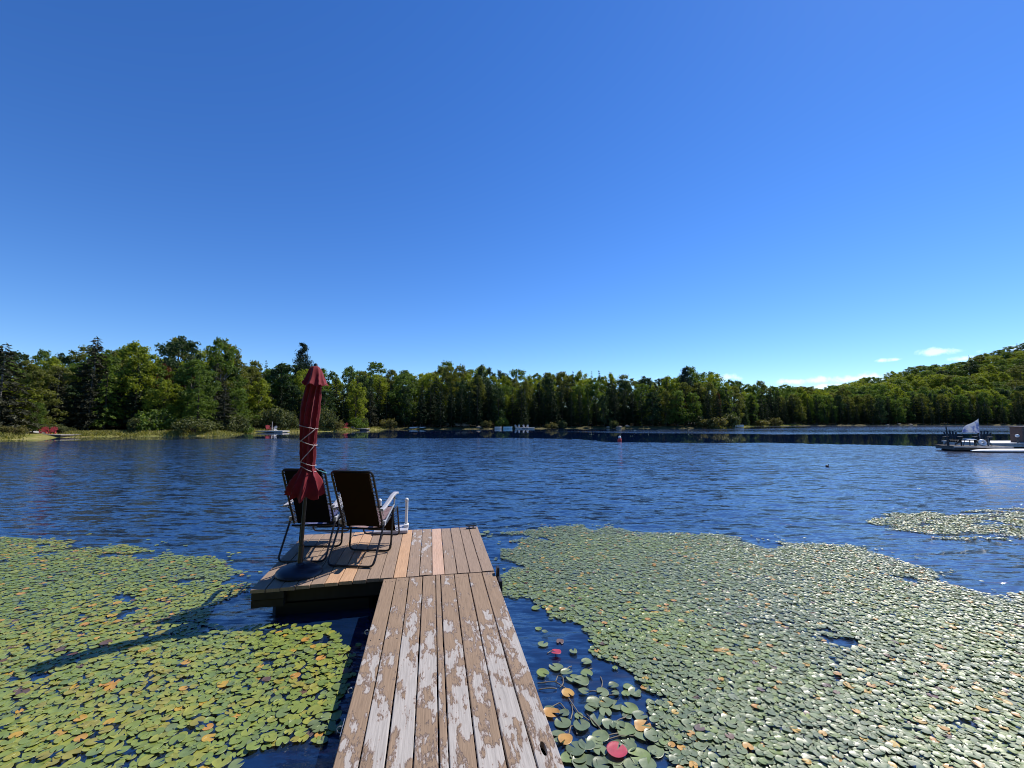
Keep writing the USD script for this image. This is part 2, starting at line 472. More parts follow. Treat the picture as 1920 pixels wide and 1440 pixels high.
def conifer_crown(seed, H=12.0, R=2.1, z0=0.06, whorls=26, size=0.3, droop=0.35, dens_=1.0, power=1.0, ragged=0.25, dark_in=True):
    rg = np.random.default_rng(seed)
    C, N, T = [], [], []
    for k in range(whorls):
        t = (k + rg.uniform(0, 0.6)) / whorls
        z = H * (z0 + (1 - z0) * t)
        r = R * (1 - t) ** power * (1 - 0.25 * math.exp(-t * 14)) + 0.12
        nb = max(4, int(10 * (1 - t) + 4))
        for b in range(nb):
            a = rg.uniform(0, 2 * math.pi)
            L = r * rg.uniform(1 - ragged * 1.6, 1 + ragged * 0.6)
            m = max(3, int(L * 11 * dens_))
            s = np.sqrt(rg.uniform(0.05, 1, m))
            lat = rg.normal(size=m) * 0.16 * L * (1.15 - s)
            x = L * s
            zz = z - droop * L * s ** 1.5 + rg.normal(size=m) * 0.06 + 0.12 * L * (s > 0.8) + 0.25 * (1 - s)
            C.append(np.stack([x * math.cos(a) - lat * math.sin(a), x * math.sin(a) + lat * math.cos(a), zz], -1))
            N.append(unit(np.stack([0.4 * math.cos(a) + rg.normal(size=m) * 0.4, 0.4 * math.sin(a) + rg.normal(size=m) * 0.4, 0.8 + rg.normal(size=m) * 0.3], -1)))
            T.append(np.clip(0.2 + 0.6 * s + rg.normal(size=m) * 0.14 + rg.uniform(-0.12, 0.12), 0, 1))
    v, f = leaf_quads(np.vstack(C), np.vstack(N), size, rg, 0.55)
    return (v, f), np.repeat(np.concatenate(T), 4)


def pine_crown(seed, H=15.0, R=3.2, z0=0.38, tiers=17, size=0.34):
    rg = np.random.default_rng(seed)
    C, N, T, ctr = [], [], [], []
    for k in range(tiers):
        t = (k + 0.3) / tiers
        z = H * (z0 + (1 - z0) * t)
        r = R * (1 - t) ** 0.75 * rg.uniform(0.7, 1.1) + 0.5
        for b in range(max(3, int(6 * (1 - t)) + 2)):
            a = rg.uniform(0, 2 * math.pi)
            L = r * rg.uniform(0.6, 1.15)
            e = np.array([L * math.cos(a), L * math.sin(a), z + 0.42 * L])
            ctr.append(e)
            m = 75
            d = rg.normal(size=(m, 3)) * np.array([0.42, 0.42, 0.24]) * (0.55 + 0.25 * L)
            base = np.array([L * math.cos(a), L * math.sin(a), 0]) * rg.uniform(0.35, 1.0, m)[:, None]
            C.append(base + d + np.array([0, 0, z]) + np.stack([0 * d[:, 0], 0 * d[:, 0], 0.42 * np.linalg.norm(base, axis=1)], -1))
            N.append(unit(rg.normal(size=(m, 3)) * 0.6 + [0, 0, 0.7]))
            T.append(np.clip(rg.uniform(0.2, 0.7) + rg.normal(size=m) * 0.18, 0, 1))
    v, f = leaf_quads(np.vstack(C), np.vstack(N), size, rg, 0.5)
    return (v, f), np.repeat(np.concatenate(T), 4), np.array(ctr)


def shrub_crown(seed, R=1.5, H=1.7, clumps=26, per=70, size=0.17):
    rg = np.random.default_rng(seed)
    C, N, T = [], [], []
    for k in range(clumps):
        a = rg.uniform(0, 2 * math.pi); q = math.sqrt(rg.uniform(0, 1)) * 0.85
        z = H * rg.uniform(0.25, 0.95) * (1 - 0.5 * q ** 2)
        c = np.array([R * q * math.cos(a), R * q * math.sin(a), z * 0.85])
        d = unit(rg.normal(size=(per, 3)) + [0, 0, 0.2])
        C.append(c + d * R * 0.28 * rg.uniform(0.4, 1.15, per)[:, None])
        N.append(unit(d + rg.normal(size=(per, 3)) * 0.6 + [0, 0, 0.3]))
        T.append(np.clip(rg.uniform(0.2, 0.75) + rg.normal(size=per) * 0.17, 0, 1))
    C = np.vstack(C); C[:, 2] = np.maximum(C[:, 2], 0.02)
    v, f = leaf_quads(C, np.vstack(N), size, rg)
    return (v, f), np.repeat(np.concatenate(T), 4)


bark = plain('bark_look', (0.075, 0.055, 0.04), 0.9, var=0.3, scale=9, spec=0.15)
bark_grey = plain('grey_bark_look', (0.20, 0.18, 0.155), 0.9, var=0.3, scale=9, spec=0.15)
LEAF = {
    'mid': leaf_mat('mid_green_leaf_look', (0.04, 0.074, 0.013), (0.165, 0.235, 0.038), 0.4),
    'yellow': leaf_mat('yellow_green_leaf_look', (0.095, 0.13, 0.011), (0.32, 0.35, 0.036), 0.42),
    'olive': leaf_mat('olive_leaf_look', (0.062, 0.076, 0.014), (0.2, 0.205, 0.044), 0.4),
    'dark': leaf_mat('dark_green_leaf_look', (0.016, 0.035, 0.014), (0.062, 0.105, 0.034), 0.3),
    'cedar': leaf_mat('cedar_leaf_look', (0.006, 0.014, 0.005), (0.030, 0.052, 0.014), 0.15),
    'spruce': leaf_mat('spruce_leaf_look', (0.016, 0.018, 0.009), (0.060, 0.062, 0.030), 0.12),
    'pine': leaf_mat('pine_leaf_look', (0.012, 0.028, 0.018), (0.042, 0.070, 0.045), 0.15),
    'rust': leaf_mat('rust_leaf_look', (0.060, 0.024, 0.012), (0.190, 0.075, 0.030)),
    'bush': leaf_mat('bush_leaf_look', (0.045, 0.060, 0.018), (0.155, 0.165, 0.055)),
    'straw': leaf_mat('straw_bush_leaf_look', (0.085, 0.080, 0.022), (0.230, 0.200, 0.060)),
}
PROTO = {}


def plant_proto(key, kind, word, crown, tone, trunk, H, leafm, barkm=bark):
    PROTO[key] = dict(kind=kind, word=word, crown=crown, tone=tone, trunk=trunk, H=H, leaf=leafm, bark=barkm, path=None)


for i, (col, word, shape) in enumerate([
        ('mid', 'mid-green', dict(R=3.6)), ('mid', 'mid-green', dict(R=3.0, z0=0.08, lean=0.6)), ('yellow', 'yellow-green', dict(R=3.3, z0=0.08)),
        ('yellow', 'yellow-green', dict(R=3.8, z0=0.16)), ('olive', 'olive-green', dict(R=3.4, z0=0.1)), ('olive', 'olive-green', dict(R=3.7, z0=0.16, lean=-0.6)),
        ('dark', 'dark green', dict(R=3.6, z0=0.12)), ('dark', 'dark green', dict(R=3.0, z0=0.08)), ('rust', 'rusty red', dict(R=2.9, z0=0.2))]):
    (cr, tn, ct) = broad_crown(100 + i, **shape)
    plant_proto(f'broad{i}', 'broadleaf_tree', word + ' broadleaf tree', cr, tn, broad_trunk(200 + i, ct), 12.0, LEAF[col], bark_grey if i in (1, 5) else bark)
for i, (kw, leafk, kind, word) in enumerate([
        (dict(R=1.9, power=0.75, ragged=0.12, droop=0.2, whorls=34, size=0.27), 'cedar', 'cedar_tree', 'dark conical cedar tree'),
        (dict(R=2.2, power=0.6, ragged=0.16, droop=0.25, whorls=34, size=0.28, z0=0.1), 'cedar', 'cedar_tree', 'dark full cedar tree'),
        (dict(R=2.9, power=0.75, ragged=0.3, droop=0.3, whorls=34, size=0.34), 'spruce', 'spruce_tree', 'brownish green spruce tree'),
        (dict(R=2.0, power=0.95, ragged=0.25, droop=0.3, whorls=26), 'dark', 'spruce_tree', 'dark green pointed spruce tree'),
        (dict(R=2.7, power=0.8, ragged=0.4, droop=0.5, whorls=22, z0=0.14), 'mid', 'pine_tree', 'fresh green young pine tree')]):
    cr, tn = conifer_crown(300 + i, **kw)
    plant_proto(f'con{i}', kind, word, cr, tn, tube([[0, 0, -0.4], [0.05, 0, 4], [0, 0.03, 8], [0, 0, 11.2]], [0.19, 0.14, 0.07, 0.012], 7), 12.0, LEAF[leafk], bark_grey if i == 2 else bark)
for i in range(2):
    cr, tn, ct = pine_crown(400 + i)
    tr = join(tube([[0, 0, -0.4], [0.1, 0, 6], [0, 0.05, 11], [0, 0, 14.6]], [0.2, 0.15, 0.09, 0.02], 7), *[tube([[0, 0, e[2] - 0.45 * math.hypot(e[0], e[1])], e], [0.05, 0.015], 4) for e in ct])
    plant_proto(f'pine{i}', 'pine_tree', 'dark blue-green white pine', cr, tn, tr, 15.0, LEAF['pine'], bark)
for i, col in enumerate(['bush', 'bush', 'straw', 'mid']):
    cr, tn = shrub_crown(500 + i)
    rg = np.random.default_rng(600 + i)
    st = join(*[tube([[0.1 * math.cos(a), 0.1 * math.sin(a), -0.2], [0.5 * math.cos(a), 0.5 * math.sin(a), 0.7], [0.95 * math.cos(a), 0.95 * math.sin(a), 1.25]], [0.03, 0.02, 0.008], 4) for a in rg.uniform(0, 6.28, 8)])
    plant_proto(f'shrub{i}', 'shrub', {'bush': 'grey-green', 'straw': 'yellowish', 'mid': 'deep green'}[col] + ' rounded shrub', cr, tn, st, 1.75, LEAF[col])


def plant(key, x, y, h, wid=1.0, label=None, group=None, rz=0.0, z=None):
    p = PROTO[key]
    if z is None:
        z = float(height(np.array([x]), np.array([y]))[0])
    s = h / p['H']
    T = frame((x, y, z - 0.05), rz, (s * wid, s * wid, s))
    cat = 'shrub' if p['kind'] == 'shrub' else 'tree'
    if p['path'] is None:
        t = thing(p['kind'], T, label, cat, group)
        put('stem' if cat == 'shrub' else 'trunk', p['trunk'], p['bark'], t, smooth=True)
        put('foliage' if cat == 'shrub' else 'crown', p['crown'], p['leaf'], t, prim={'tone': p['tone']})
        p['path'] = t
        return t
    return thing(p['kind'], T, label, cat, group, ref=p['path'])


SKY_PX = [(-150, 660), (0, 655), (60, 655), (100, 652), (125, 650), (170, 640), (215, 652), (250, 640), (285, 655), (330, 640), (365, 655), (405, 640), (440, 672), (480, 670),
          (525, 678), (565, 680), (600, 678), (650, 680), (690, 682), (730, 690), (780, 688), (830, 680), (900, 682), (945, 692), (1000, 692), (1050, 694), (1130, 702), (1230, 702),
          (1290, 696), (1330, 702), (1375, 707), (1420, 714), (1440, 722), (1500, 724), (1560, 726), (1700, 728), (2100, 728)]
sx_, sy_ = np.array(SKY_PX, float).T


def place_name(px):
    for lim, s in ((150, 'behind the two red chairs'), (330, 'behind the left grassy bank'), (480, 'behind the bank shrubs'),
                   (570, 'behind the small white float'), (680, 'just right of the umbrella'), (760, 'above the low pale float'), (900, 'above the white moored boats'),
                   (1010, 'above the teal boat'), (1110, 'left of the red buoy'), (1240, 'above the red buoy'), (1340, 'right of the red buoy'),
                   (1480, 'behind the yellowish shore bushes'), (1600, 'at the left hill foot'), (1750, 'at the middle hill foot'), (9999, 'at the hill foot behind the raft')):
        if px < lim:
            return s


# single trees that stand out
SOLO = [
    # key, px, extra depth, top row, width, label
    ('con2', 172, 9, 628, 1.25, 'tall brownish spruce towering behind the grassy bank, tallest at left'),
    ('broad2', 255, 9, 634, 1.05, 'tall bright yellow-green tree right of the brownish spruce'),
    ('broad6', 330, 17, 626, 1.1, 'round dark crowned tree rising alone above the treeline at left'),
    ('broad1', 405, 14, 628, 0.95, 'tall feathery mid-green tree left of the conical dip in treeline'),
    ('con4', 372, 6, 698, 1.2, 'fresh green young pine in front of the tall feathery tree'),
    ('con3', 440, 12, 668, 0.9, 'narrow pointed dark spruce at the dip of the left treeline'),
    ('pine0', 565, 22, 643, 0.95, 'white pine standing above the treeline just left of the umbrella top'),
    ('broad7', 530, 12, 672, 1.25, 'broad dark green tree left of the umbrella below the tall pine'),
    ('broad8', 300, 12, 678, 0.9, 'rusty red maple under the round dark crowned tree'),
    ('broad8', 352, 13, 684, 0.6, 'small dark red tree peeking out above the fresh green pine'),
    ('con1', 895, 7, 700, 1.5, 'large full dark cedar above the moored boats'),
    ('pine1', 1287, 16, 689, 1.0, 'clumped dark pine rising above the treeline right of the buoy'),
    ('con0', 1075, 10, 697, 0.9, 'thin dark pointed conifer breaking the treeline left of the buoy'),
    ('con1', 1270, 5, 737, 1.7, 'wide near-black cedar at the water right of the buoy'),
    ('broad8', 1347, 7, 735, 0.35, 'slim reddish brown dying tree behind the yellowish bushes'),
    ('con2', 0, 5, 640, 1.4, 'large brownish spruce cut by the left edge of the picture'),
    ('broad3', 950, 6, 738, 0.55, 'small bright yellow-green tree above the teal boat'),
    ('broad0', 72, 4.5, 752, 0.8, 'small bright green tree beside the two red chairs'),
]
for key, px, ex, top, wd, lab in SOLO:
    D = shore_depth(px) + ex
    p = AT(px, D)
    z = float(height(p[:1], p[1:2])[0])
    h = EYE + D * (HORIZON - top) / FOCAL - z
    plant(key, p[0], p[1], h, wd * (8.0 / max(h, 8.0)) ** 0.35, lab, None, rz=rng.uniform(0, 6.28), z=z)

BACK = []
rows = [(4.0, 0.52, 0.80, 'front'), (8.5, 0.68, 0.92, 'front'), (14.0, 0.82, 0.98, 'back'), (21.0, 0.93, 1.03, 'back'), (30.0, 0.9, 1.0, 'back')]
for ri, (off, lo, hi, where) in enumerate(rows):
    px = (-70.0 if ri < 4 else 600.0) + 13 * ri
    while px < 1990:
        D = shore_depth(px) + off + rng.uniform(-1.6, 1.6) + (3.5 if px < 720 else 0)
        top = np.interp(px, sx_, sy_)
        u = rng.uniform()
        right = px > 1400
        if ri == 0:
            key = rng.choice(['con0', 'con1', 'con3', 'broad7', 'broad4', 'broad0'], p=[.32, .34, .14, .1, .05, .05]) if px > 700 else rng.choice(['con0', 'con2', 'broad0', 'broad4', 'broad7', 'broad2', 'con4'], p=[.1, .2, .2, .15, .1, .15, .1])
            if right and u < 0.75:
                key = rng.choice(['con0', 'con1', 'con3'])
        elif ri == 1:
            key = rng.choice(['con0', 'con1', 'con3', 'broad0', 'broad1', 'broad2', 'broad4', 'broad6', 'broad5'], p=[.2, .2, .12, .11, .09, .07, .07, .09, .05]) if px > 680 else rng.choice(['con0', 'broad0', 'broad1', 'broad2', 'broad4', 'broad6', 'con2'], p=[.12, .2, .16, .16, .14, .12, .1])
        else:
            key = rng.choice(['broad0', 'broad1', 'broad2', 'broad3', 'broad4', 'broad5', 'broad6', 'broad7', 'con3'], p=[.18, .14, .15, .14, .11, .09, .07, .06, .06])
        p = AT(px, D)
        z = float(height(p[:1], p[1:2])[0])
        full = EYE + D * (HORIZON - top) / FOCAL - z
        h = full * rng.uniform(lo, hi) * (rng.choice([0.88, 0.98, 1.04, 1.11], p=[.28, .44, .2, .08]) if where == 'back' else 1.0)
        wm = {'b': 0.95, 'c': 1.0, 'p': 1.0}[key[0]] * rng.uniform(0.85, 1.2) * (9.5 / max(h, 7.0)) ** 0.3
        cw = 2 * h / PROTO[key]['H'] * wm * (3.1 if key[0] == 'b' else 1.9)
        if ri == 4:
            BACK.append((key, p[0], p[1], z, h, wm, rng.uniform(0, 6.28)))
            px += max(15.0, cw * FOCAL / D * rng.uniform(0.55, 0.8))
            continue
        word = PROTO[key]['word']
        place = place_name(px)
        lab = f"{word} {'by the water' if where == 'front' else 'on the skyline'} {place}"
        plant(key, p[0], p[1], h, wm, lab, lab.replace(' tree ', ' trees ', 1), rz=rng.uniform(0, 6.28), z=z)
        cw = 2 * h / PROTO[key]['H'] * wm * (3.1 if key[0] == 'b' else 1.9)
        px += max(15.0, cw * FOCAL / D * rng.uniform(0.62, 0.86))
bv, bf, bt, n = [], [], [], 0
for key, x, y, z, h, wm, rz in BACK:
    v, f = PROTO[key]['crown']
    k = h / PROTO[key]['H']
    v, f = xf((v, f), s=(k * wm, k * wm, k), loc=(x, y, z), rz=rz)
    bv.append(v); bf.append(f + n); bt.append(PROTO[key]['tone']); n += len(v)
put('distant_wood', (np.vstack(bv), np.vstack(bf)), LEAF['mid'], prim={'tone': np.concatenate(bt)}, kind='stuff', label='mass of tree crowns deep in the wood behind the middle shore', cat='wood')
nv, nf, nt, n = [], [], [], 0
for i in range(30):
    x, y = -44 + 3.0 * i + rng.uniform(-1, 1), -5.5 - rng.uniform(0, 7) - (3 if abs(-44 + 3.0 * i) < 4 else 0)
    key = rng.choice(['broad0', 'broad1', 'broad4', 'con0', 'broad6'])
    v, f = PROTO[key]['crown']
    k = rng.uniform(13, 16) / 12
    v, f = xf((v, f), s=(k * 1.15, k * 1.15, k), loc=(x, y, float(height(np.array([x]), np.array([y]))[0])), rz=rng.uniform(0, 6.28))
    nv.append(v); nf.append(f + n); nt.append(PROTO[key]['tone']); n += len(v)
put('near_shore_wood', (np.vstack(nv), np.vstack(nf)), LEAF['mid'], prim={'tone': np.concatenate(nt)}, kind='stuff', label='wood on the near shore behind the viewer where the walkway begins', cat='wood')
# hillside
D = 192.0
k = 0
while D < 335:
    px = 1462.0 + rng.uniform(0, 20)
    while px < 1960:
        key = rng.choice(['broad0', 'broad1', 'broad2', 'broad3', 'broad4', 'broad5', 'broad6', 'con3'], p=[.24, .1, .24, .2, .1, .06, .04, .02])
        d = D + rng.uniform(-5, 5)
        p = AT(px, d)
        h = rng.uniform(10.5, 14.5)
        lab = f"{PROTO[key]['word']} {'low on' if D < 240 else 'high on' if D > 290 else 'midway up'} the wooded hill {'at its left end' if px < 1640 else 'above the raft' if px > 1790 else 'at its middle'}"
        plant(key, p[0], p[1], h, rng.uniform(1.3, 1.65) if key[0] == 'b' else 1.1, lab, lab.replace(' tree ', ' trees ', 1), rz=rng.uniform(0, 6.28))
        px += 10.2 * FOCAL / d * rng.uniform(0.75, 1.05)
    D += 18.0

SHRUBS = [  # key, px, extra depth, height px, width px, label
    ('shrub0', 372, 2.2, 30, 78, 'large grey-green shrub spilling to the water on the left bank'), ('shrub3', 292, 4.5, 48, 74, 'tall deep green shrub at the end of the grassy bank'),
    ('shrub1', 268, 3.5, 30, 50, 'grey-green shrub beside the tall deep green one'), ('shrub0', 438, 4.0, 32, 62, 'grey-green shrub between the large bank shrub and white float'),
    ('shrub3', 455, 2.6, 24, 46, 'low deep green shrub over the bank left of the white float'), ('shrub1', 478, 4.0, 28, 50, 'grey-green shrub just left of the white float'),
    ('shrub1', 515, 3.4, 44, 62, 'tall grey-green shrub behind the white float and red chair'), ('shrub0', 545, 3.0, 36, 40, 'grey-green shrub at the umbrella left side'),
    ('shrub0', 610, 2.5, 40, 50, 'grey-green shrub right of the umbrella'), ('shrub2', 628, 2.0, 20, 40, 'yellowish low shrub left of the red shoreline chairs'),
    ('shrub3', 672, 3.0, 22, 40, 'deep green shrub behind the low float'), ('shrub1', 684, 2.2, 22, 18, 'pale narrow shrub behind the low float'),
    ('shrub2', 730, 1.6, 22, 34, 'yellowish shrub at the water left of the moored boats'), ('shrub2', 912, 1.6, 15, 24, 'yellowish shrub at the water left of the teal boat'),
    ('shrub3', 940, 2.5, 20, 30, 'deep green shrub behind the teal boat'), ('shrub1', 982, 2.5, 18, 22, 'pale shrub behind the white chairs'),
    ('shrub2', 1033, 1.6, 13, 30, 'yellowish low shrub right of the white chairs'), ('shrub1', 1053, 1.8, 15, 22, 'grey-green shrub right of the low yellowish one'),
    ('shrub1', 1150, 1.6, 16, 22, 'grey-green shrub on the bank above the buoy'), ('shrub2', 1330, 1.8, 26, 60, 'large yellowish bush at the water right of the buoy'),
    ('shrub1', 1360, 2.6, 30, 50, 'grey-green bush behind the large yellowish bush'), ('shrub2', 1420, 1.8, 14, 40, 'yellowish low bush on the point left of the hill'),
    ('shrub2', 1448, 2.0, 18, 34, 'yellowish bush at the tip of the point'), ('shrub2', 22, 2.4, 20, 56, 'yellowish reedy bush left of the grey ramp'),
    ('shrub1', 104, 3.4, 20, 40, 'grey-green bush behind the two red chairs'), ('shrub1', 128, 2.0, 13, 30, 'grey-green bush right of the two red chairs'),
]
for key, px, ex, hp, wp, lab in SHRUBS:
    D = shore_depth(px) + ex
    p = AT(px, D)
    h = hp * D / FOCAL
    w_ = wp * D / FOCAL
    plant(key, p[0], p[1], h * 1.05, (w_ / 3.3) / (h / 1.75), lab, None, rz=rng.uniform(0, 6.28))

# reeds and tall grass of the banks
reed_mat = leaf_mat('reed_look', (0.13, 0.135, 0.026), (0.34, 0.31, 0.10), 0.3)
RV, RT = [], []
for px in np.concatenate([rng.uniform(-120, 48, 900), rng.uniform(120, 500, 2400), rng.uniform(500, 720, 900), rng.uniform(1330, 1500, 700)]):
    D = shore_depth(px) + abs(rng.normal()) * 1.8 + 0.4
    p = AT(px, D)
    z = float(0.1)
    for _ in range(3):
        q = p[:2] + rng.normal(size=2) * 0.3
        hh = rng.uniform(0.12, 0.42)
        a = rng.uniform(0, 6.28)
        w_ = 0.07
        RV.append([[q[0] - w_ * math.cos(a), q[1] - w_ * math.sin(a), 0.0], [q[0] + w_ * math.cos(a), q[1] + w_ * math.sin(a), 0.0],
                   [q[0] + rng.normal() * 0.18, q[1] + rng.normal() * 0.18, hh]])
        RT.append(rng.uniform(0, 1))
RV = np.array(RV)
base = height(RV[:, 0, 0], RV[:, 0, 1])
RV[:, :, 2] += np.maximum(base, -0.1)[:, None] - 0.03
put('bank_grass', (RV.reshape(-1, 3), np.arange(len(RV) * 3).reshape(-1, 3)), reed_mat, prim={'tone': np.repeat(RT, 3)}, kind='stuff',
    label='yellow-green tall grass along the banks of the far shore', cat='grass')

# ------------------------------------------------------------------ wooden dock
P0 = W(927, 1071, 0.33)


def dock_frame(px, py):
    d = ray(px, py); d /= np.linalg.norm(d)
    u = np.cross(d, [0, 0, 1.0]); u /= np.linalg.norm(u)
    n = np.cross(u, d)
    T = np.eye(4)
    T[:3, 0], T[:3, 1], T[:3, 2], T[:3, 3] = u, d, n, P0
    return T


TP, TG = dock_frame(808, 757), dock_frame(810, 747)


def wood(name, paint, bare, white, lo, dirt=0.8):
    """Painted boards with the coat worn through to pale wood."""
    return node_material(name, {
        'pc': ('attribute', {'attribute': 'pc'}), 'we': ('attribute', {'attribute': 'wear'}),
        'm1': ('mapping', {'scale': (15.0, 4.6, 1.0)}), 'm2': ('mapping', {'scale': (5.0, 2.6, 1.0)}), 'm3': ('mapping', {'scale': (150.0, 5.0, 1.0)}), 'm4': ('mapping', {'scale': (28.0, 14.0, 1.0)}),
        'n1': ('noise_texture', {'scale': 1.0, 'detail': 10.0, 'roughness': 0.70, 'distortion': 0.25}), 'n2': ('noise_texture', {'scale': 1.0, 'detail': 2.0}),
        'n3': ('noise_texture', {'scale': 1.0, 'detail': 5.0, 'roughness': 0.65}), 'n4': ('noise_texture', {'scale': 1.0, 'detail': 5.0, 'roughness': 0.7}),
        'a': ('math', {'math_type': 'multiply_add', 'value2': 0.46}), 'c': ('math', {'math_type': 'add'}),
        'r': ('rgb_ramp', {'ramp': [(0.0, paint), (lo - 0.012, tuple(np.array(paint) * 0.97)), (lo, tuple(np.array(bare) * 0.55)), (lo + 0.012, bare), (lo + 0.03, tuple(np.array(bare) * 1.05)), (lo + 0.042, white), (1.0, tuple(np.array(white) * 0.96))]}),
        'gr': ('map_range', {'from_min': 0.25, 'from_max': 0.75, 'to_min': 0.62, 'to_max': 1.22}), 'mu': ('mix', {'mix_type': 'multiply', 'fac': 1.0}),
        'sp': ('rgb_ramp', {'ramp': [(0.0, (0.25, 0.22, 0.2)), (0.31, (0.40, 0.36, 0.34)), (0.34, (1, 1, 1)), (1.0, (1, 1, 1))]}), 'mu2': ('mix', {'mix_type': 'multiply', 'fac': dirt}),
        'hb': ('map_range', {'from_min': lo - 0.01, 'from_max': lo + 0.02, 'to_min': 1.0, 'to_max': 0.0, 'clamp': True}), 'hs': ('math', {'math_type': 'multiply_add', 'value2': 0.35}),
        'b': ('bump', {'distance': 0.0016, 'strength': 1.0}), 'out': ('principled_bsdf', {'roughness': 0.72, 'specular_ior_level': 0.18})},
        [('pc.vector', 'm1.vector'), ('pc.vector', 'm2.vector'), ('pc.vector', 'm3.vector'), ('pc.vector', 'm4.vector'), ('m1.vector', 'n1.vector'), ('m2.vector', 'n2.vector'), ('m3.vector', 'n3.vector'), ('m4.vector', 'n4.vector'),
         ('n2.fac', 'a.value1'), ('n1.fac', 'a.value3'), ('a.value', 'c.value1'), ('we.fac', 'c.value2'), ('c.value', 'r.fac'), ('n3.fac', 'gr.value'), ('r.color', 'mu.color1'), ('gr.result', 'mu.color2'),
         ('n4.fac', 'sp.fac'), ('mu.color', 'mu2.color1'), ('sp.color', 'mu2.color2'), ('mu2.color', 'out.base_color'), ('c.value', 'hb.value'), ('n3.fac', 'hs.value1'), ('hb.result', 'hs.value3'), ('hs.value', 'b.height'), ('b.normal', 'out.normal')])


paint_mat = wood('worn_paint_look', (0.288, 0.204, 0.138), (0.27, 0.20, 0.165), (0.41, 0.38, 0.35), 0.80)
deck_mat = wood('worn_deck_look', (0.305, 0.222, 0.163), (0.33, 0.25, 0.19), (0.42, 0.385, 0.36), 0.82)
new_mat = wood('new_board_look', (0.43, 0.255, 0.150), (0.42, 0.25, 0.145), (0.56, 0.36, 0.22), 1.25, 0.25)
pink_mat = wood('pinkish_board_look', (0.50, 0.300, 0.205), (0.48, 0.29, 0.2), (0.56, 0.40, 0.30), 1.25, 0.25)
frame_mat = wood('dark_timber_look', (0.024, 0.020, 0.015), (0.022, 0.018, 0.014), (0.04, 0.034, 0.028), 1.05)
galv = plain('galvanised_look', (0.42, 0.43, 0.44), 0.45, 0.6, 0.2, 30)
black_steel = plain('black_steel_look', (0.016, 0.016, 0.018), 0.42, 0.0, 0.2, 20)
white_plastic = plain('white_plastic_look', (0.72, 0.72, 0.70), 0.4, 0, 0.06, 8)
grey_plastic = plain('grey_plastic_look', (0.38, 0.38, 0.41), 0.45, 0, 0.06, 20)
float_mat = plain('float_drum_look', (0.003, 0.0035, 0.006), 0.5, 0, 0.2, 8)
rope_mat = plain('rope_look', (0.42, 0.35, 0.35), 0.8, 0, 0.2, 60)
prng = np.random.default_rng(21)


def board(x0, x1, y0, y1, z0, z1, ch=0.004, n=14, sag=0.0015, hole=None):
    prof = np.array([[x0, z0], [x1, z0], [x1, z1 - ch], [x1 - ch, z1], [x0 + ch, z1], [x0, z1 - ch]])
    ys = np.linspace(y0, y1, n)
    dz = prng.normal(size=n) * sag
    dz = np.convolve(np.pad(dz, 1, 'edge'), [0.3, 0.4, 0.3], 'valid')
    dx = np.convolve(np.pad(prng.normal(size=n) * 0.0016, 1, 'edge'), [0.3, 0.4, 0.3], 'valid')
    v = np.array([[p[0] + dx[i], y, p[1] + dz[i]] for i, y in enumerate(ys) for p in prof])
    f = []
    for i in range(n - 1):
        for k in range(6):
            l = (k + 1) % 6
            f += [[i * 6 + k, (i + 1) * 6 + l, i * 6 + l], [i * 6 + k, (i + 1) * 6 + k, (i + 1) * 6 + l]]
    e = (n - 1) * 6
    for k in range(1, 5):
        f += [[0, k, k + 1], [e, e + k + 1, e + k]]
    m = trimesh.Trimesh(v, np.array(f), process=False)
    trimesh.repair.fix_normals(m)
    if hole is not None:
        m = trimesh.boolean.difference([m, hole], engine='manifold')
    return arr(m)


def put_board(name, m, material, parent, T, wear=0.0, seed=None, swap=False, label=None):
    v, f = m
    off = prng.uniform(0, 40, 3)
    pc = v[:, [1, 0, 2]] if swap else v[:, [0, 1, 2]]
    pc = np.stack([pc[:, 0] + off[0], pc[:, 1] + off[1], pc[:, 2] * 0.3 + off[2]], -1)
    wr = wear(v) if callable(wear) else np.full(len(v), wear)
    return put(name, (v, f), material, parent, prim={'pc': pc, 'wear': wr}, label=label)


plat = thing('swim_platform', TP, 'square wooden swimming platform carrying the chairs and umbrella', 'dock')
PW, PD = 2.45, 1.74
nb = 18
bw = PW / nb
for i in range(nb):
    x1 = -i * bw - 0.0035
    x0 = -(i + 1) * bw + 0.0035
    m = {4: pink_mat, 7: new_mat, 11: new_mat, 12: new_mat}.get(i, deck_mat)
    lab = {4: 'pinkish new unpainted plank', 7: 'orange new unpainted plank', 11: 'orange new unpainted plank', 12: 'orange new unpainted plank'}.get(i)
    w0 = {1: -.10, 0: -.06, 2: -.06, 3: -0.02, 5: 0.05, 6: 0.04}.get(i, -0.10)
    y0 = 0.012 + prng.uniform(-0.008, 0.008) - (0.09 * min(1, max(0, (i - 9) / 8.0)) if i > 9 else 0)
    put_board('deck_plank', board(x0, x1, y0, PD + prng.uniform(-0.006, 0.008), -0.034, prng.uniform(-0.0015, 0.0015)), m, plat, TP, w0, label=lab)
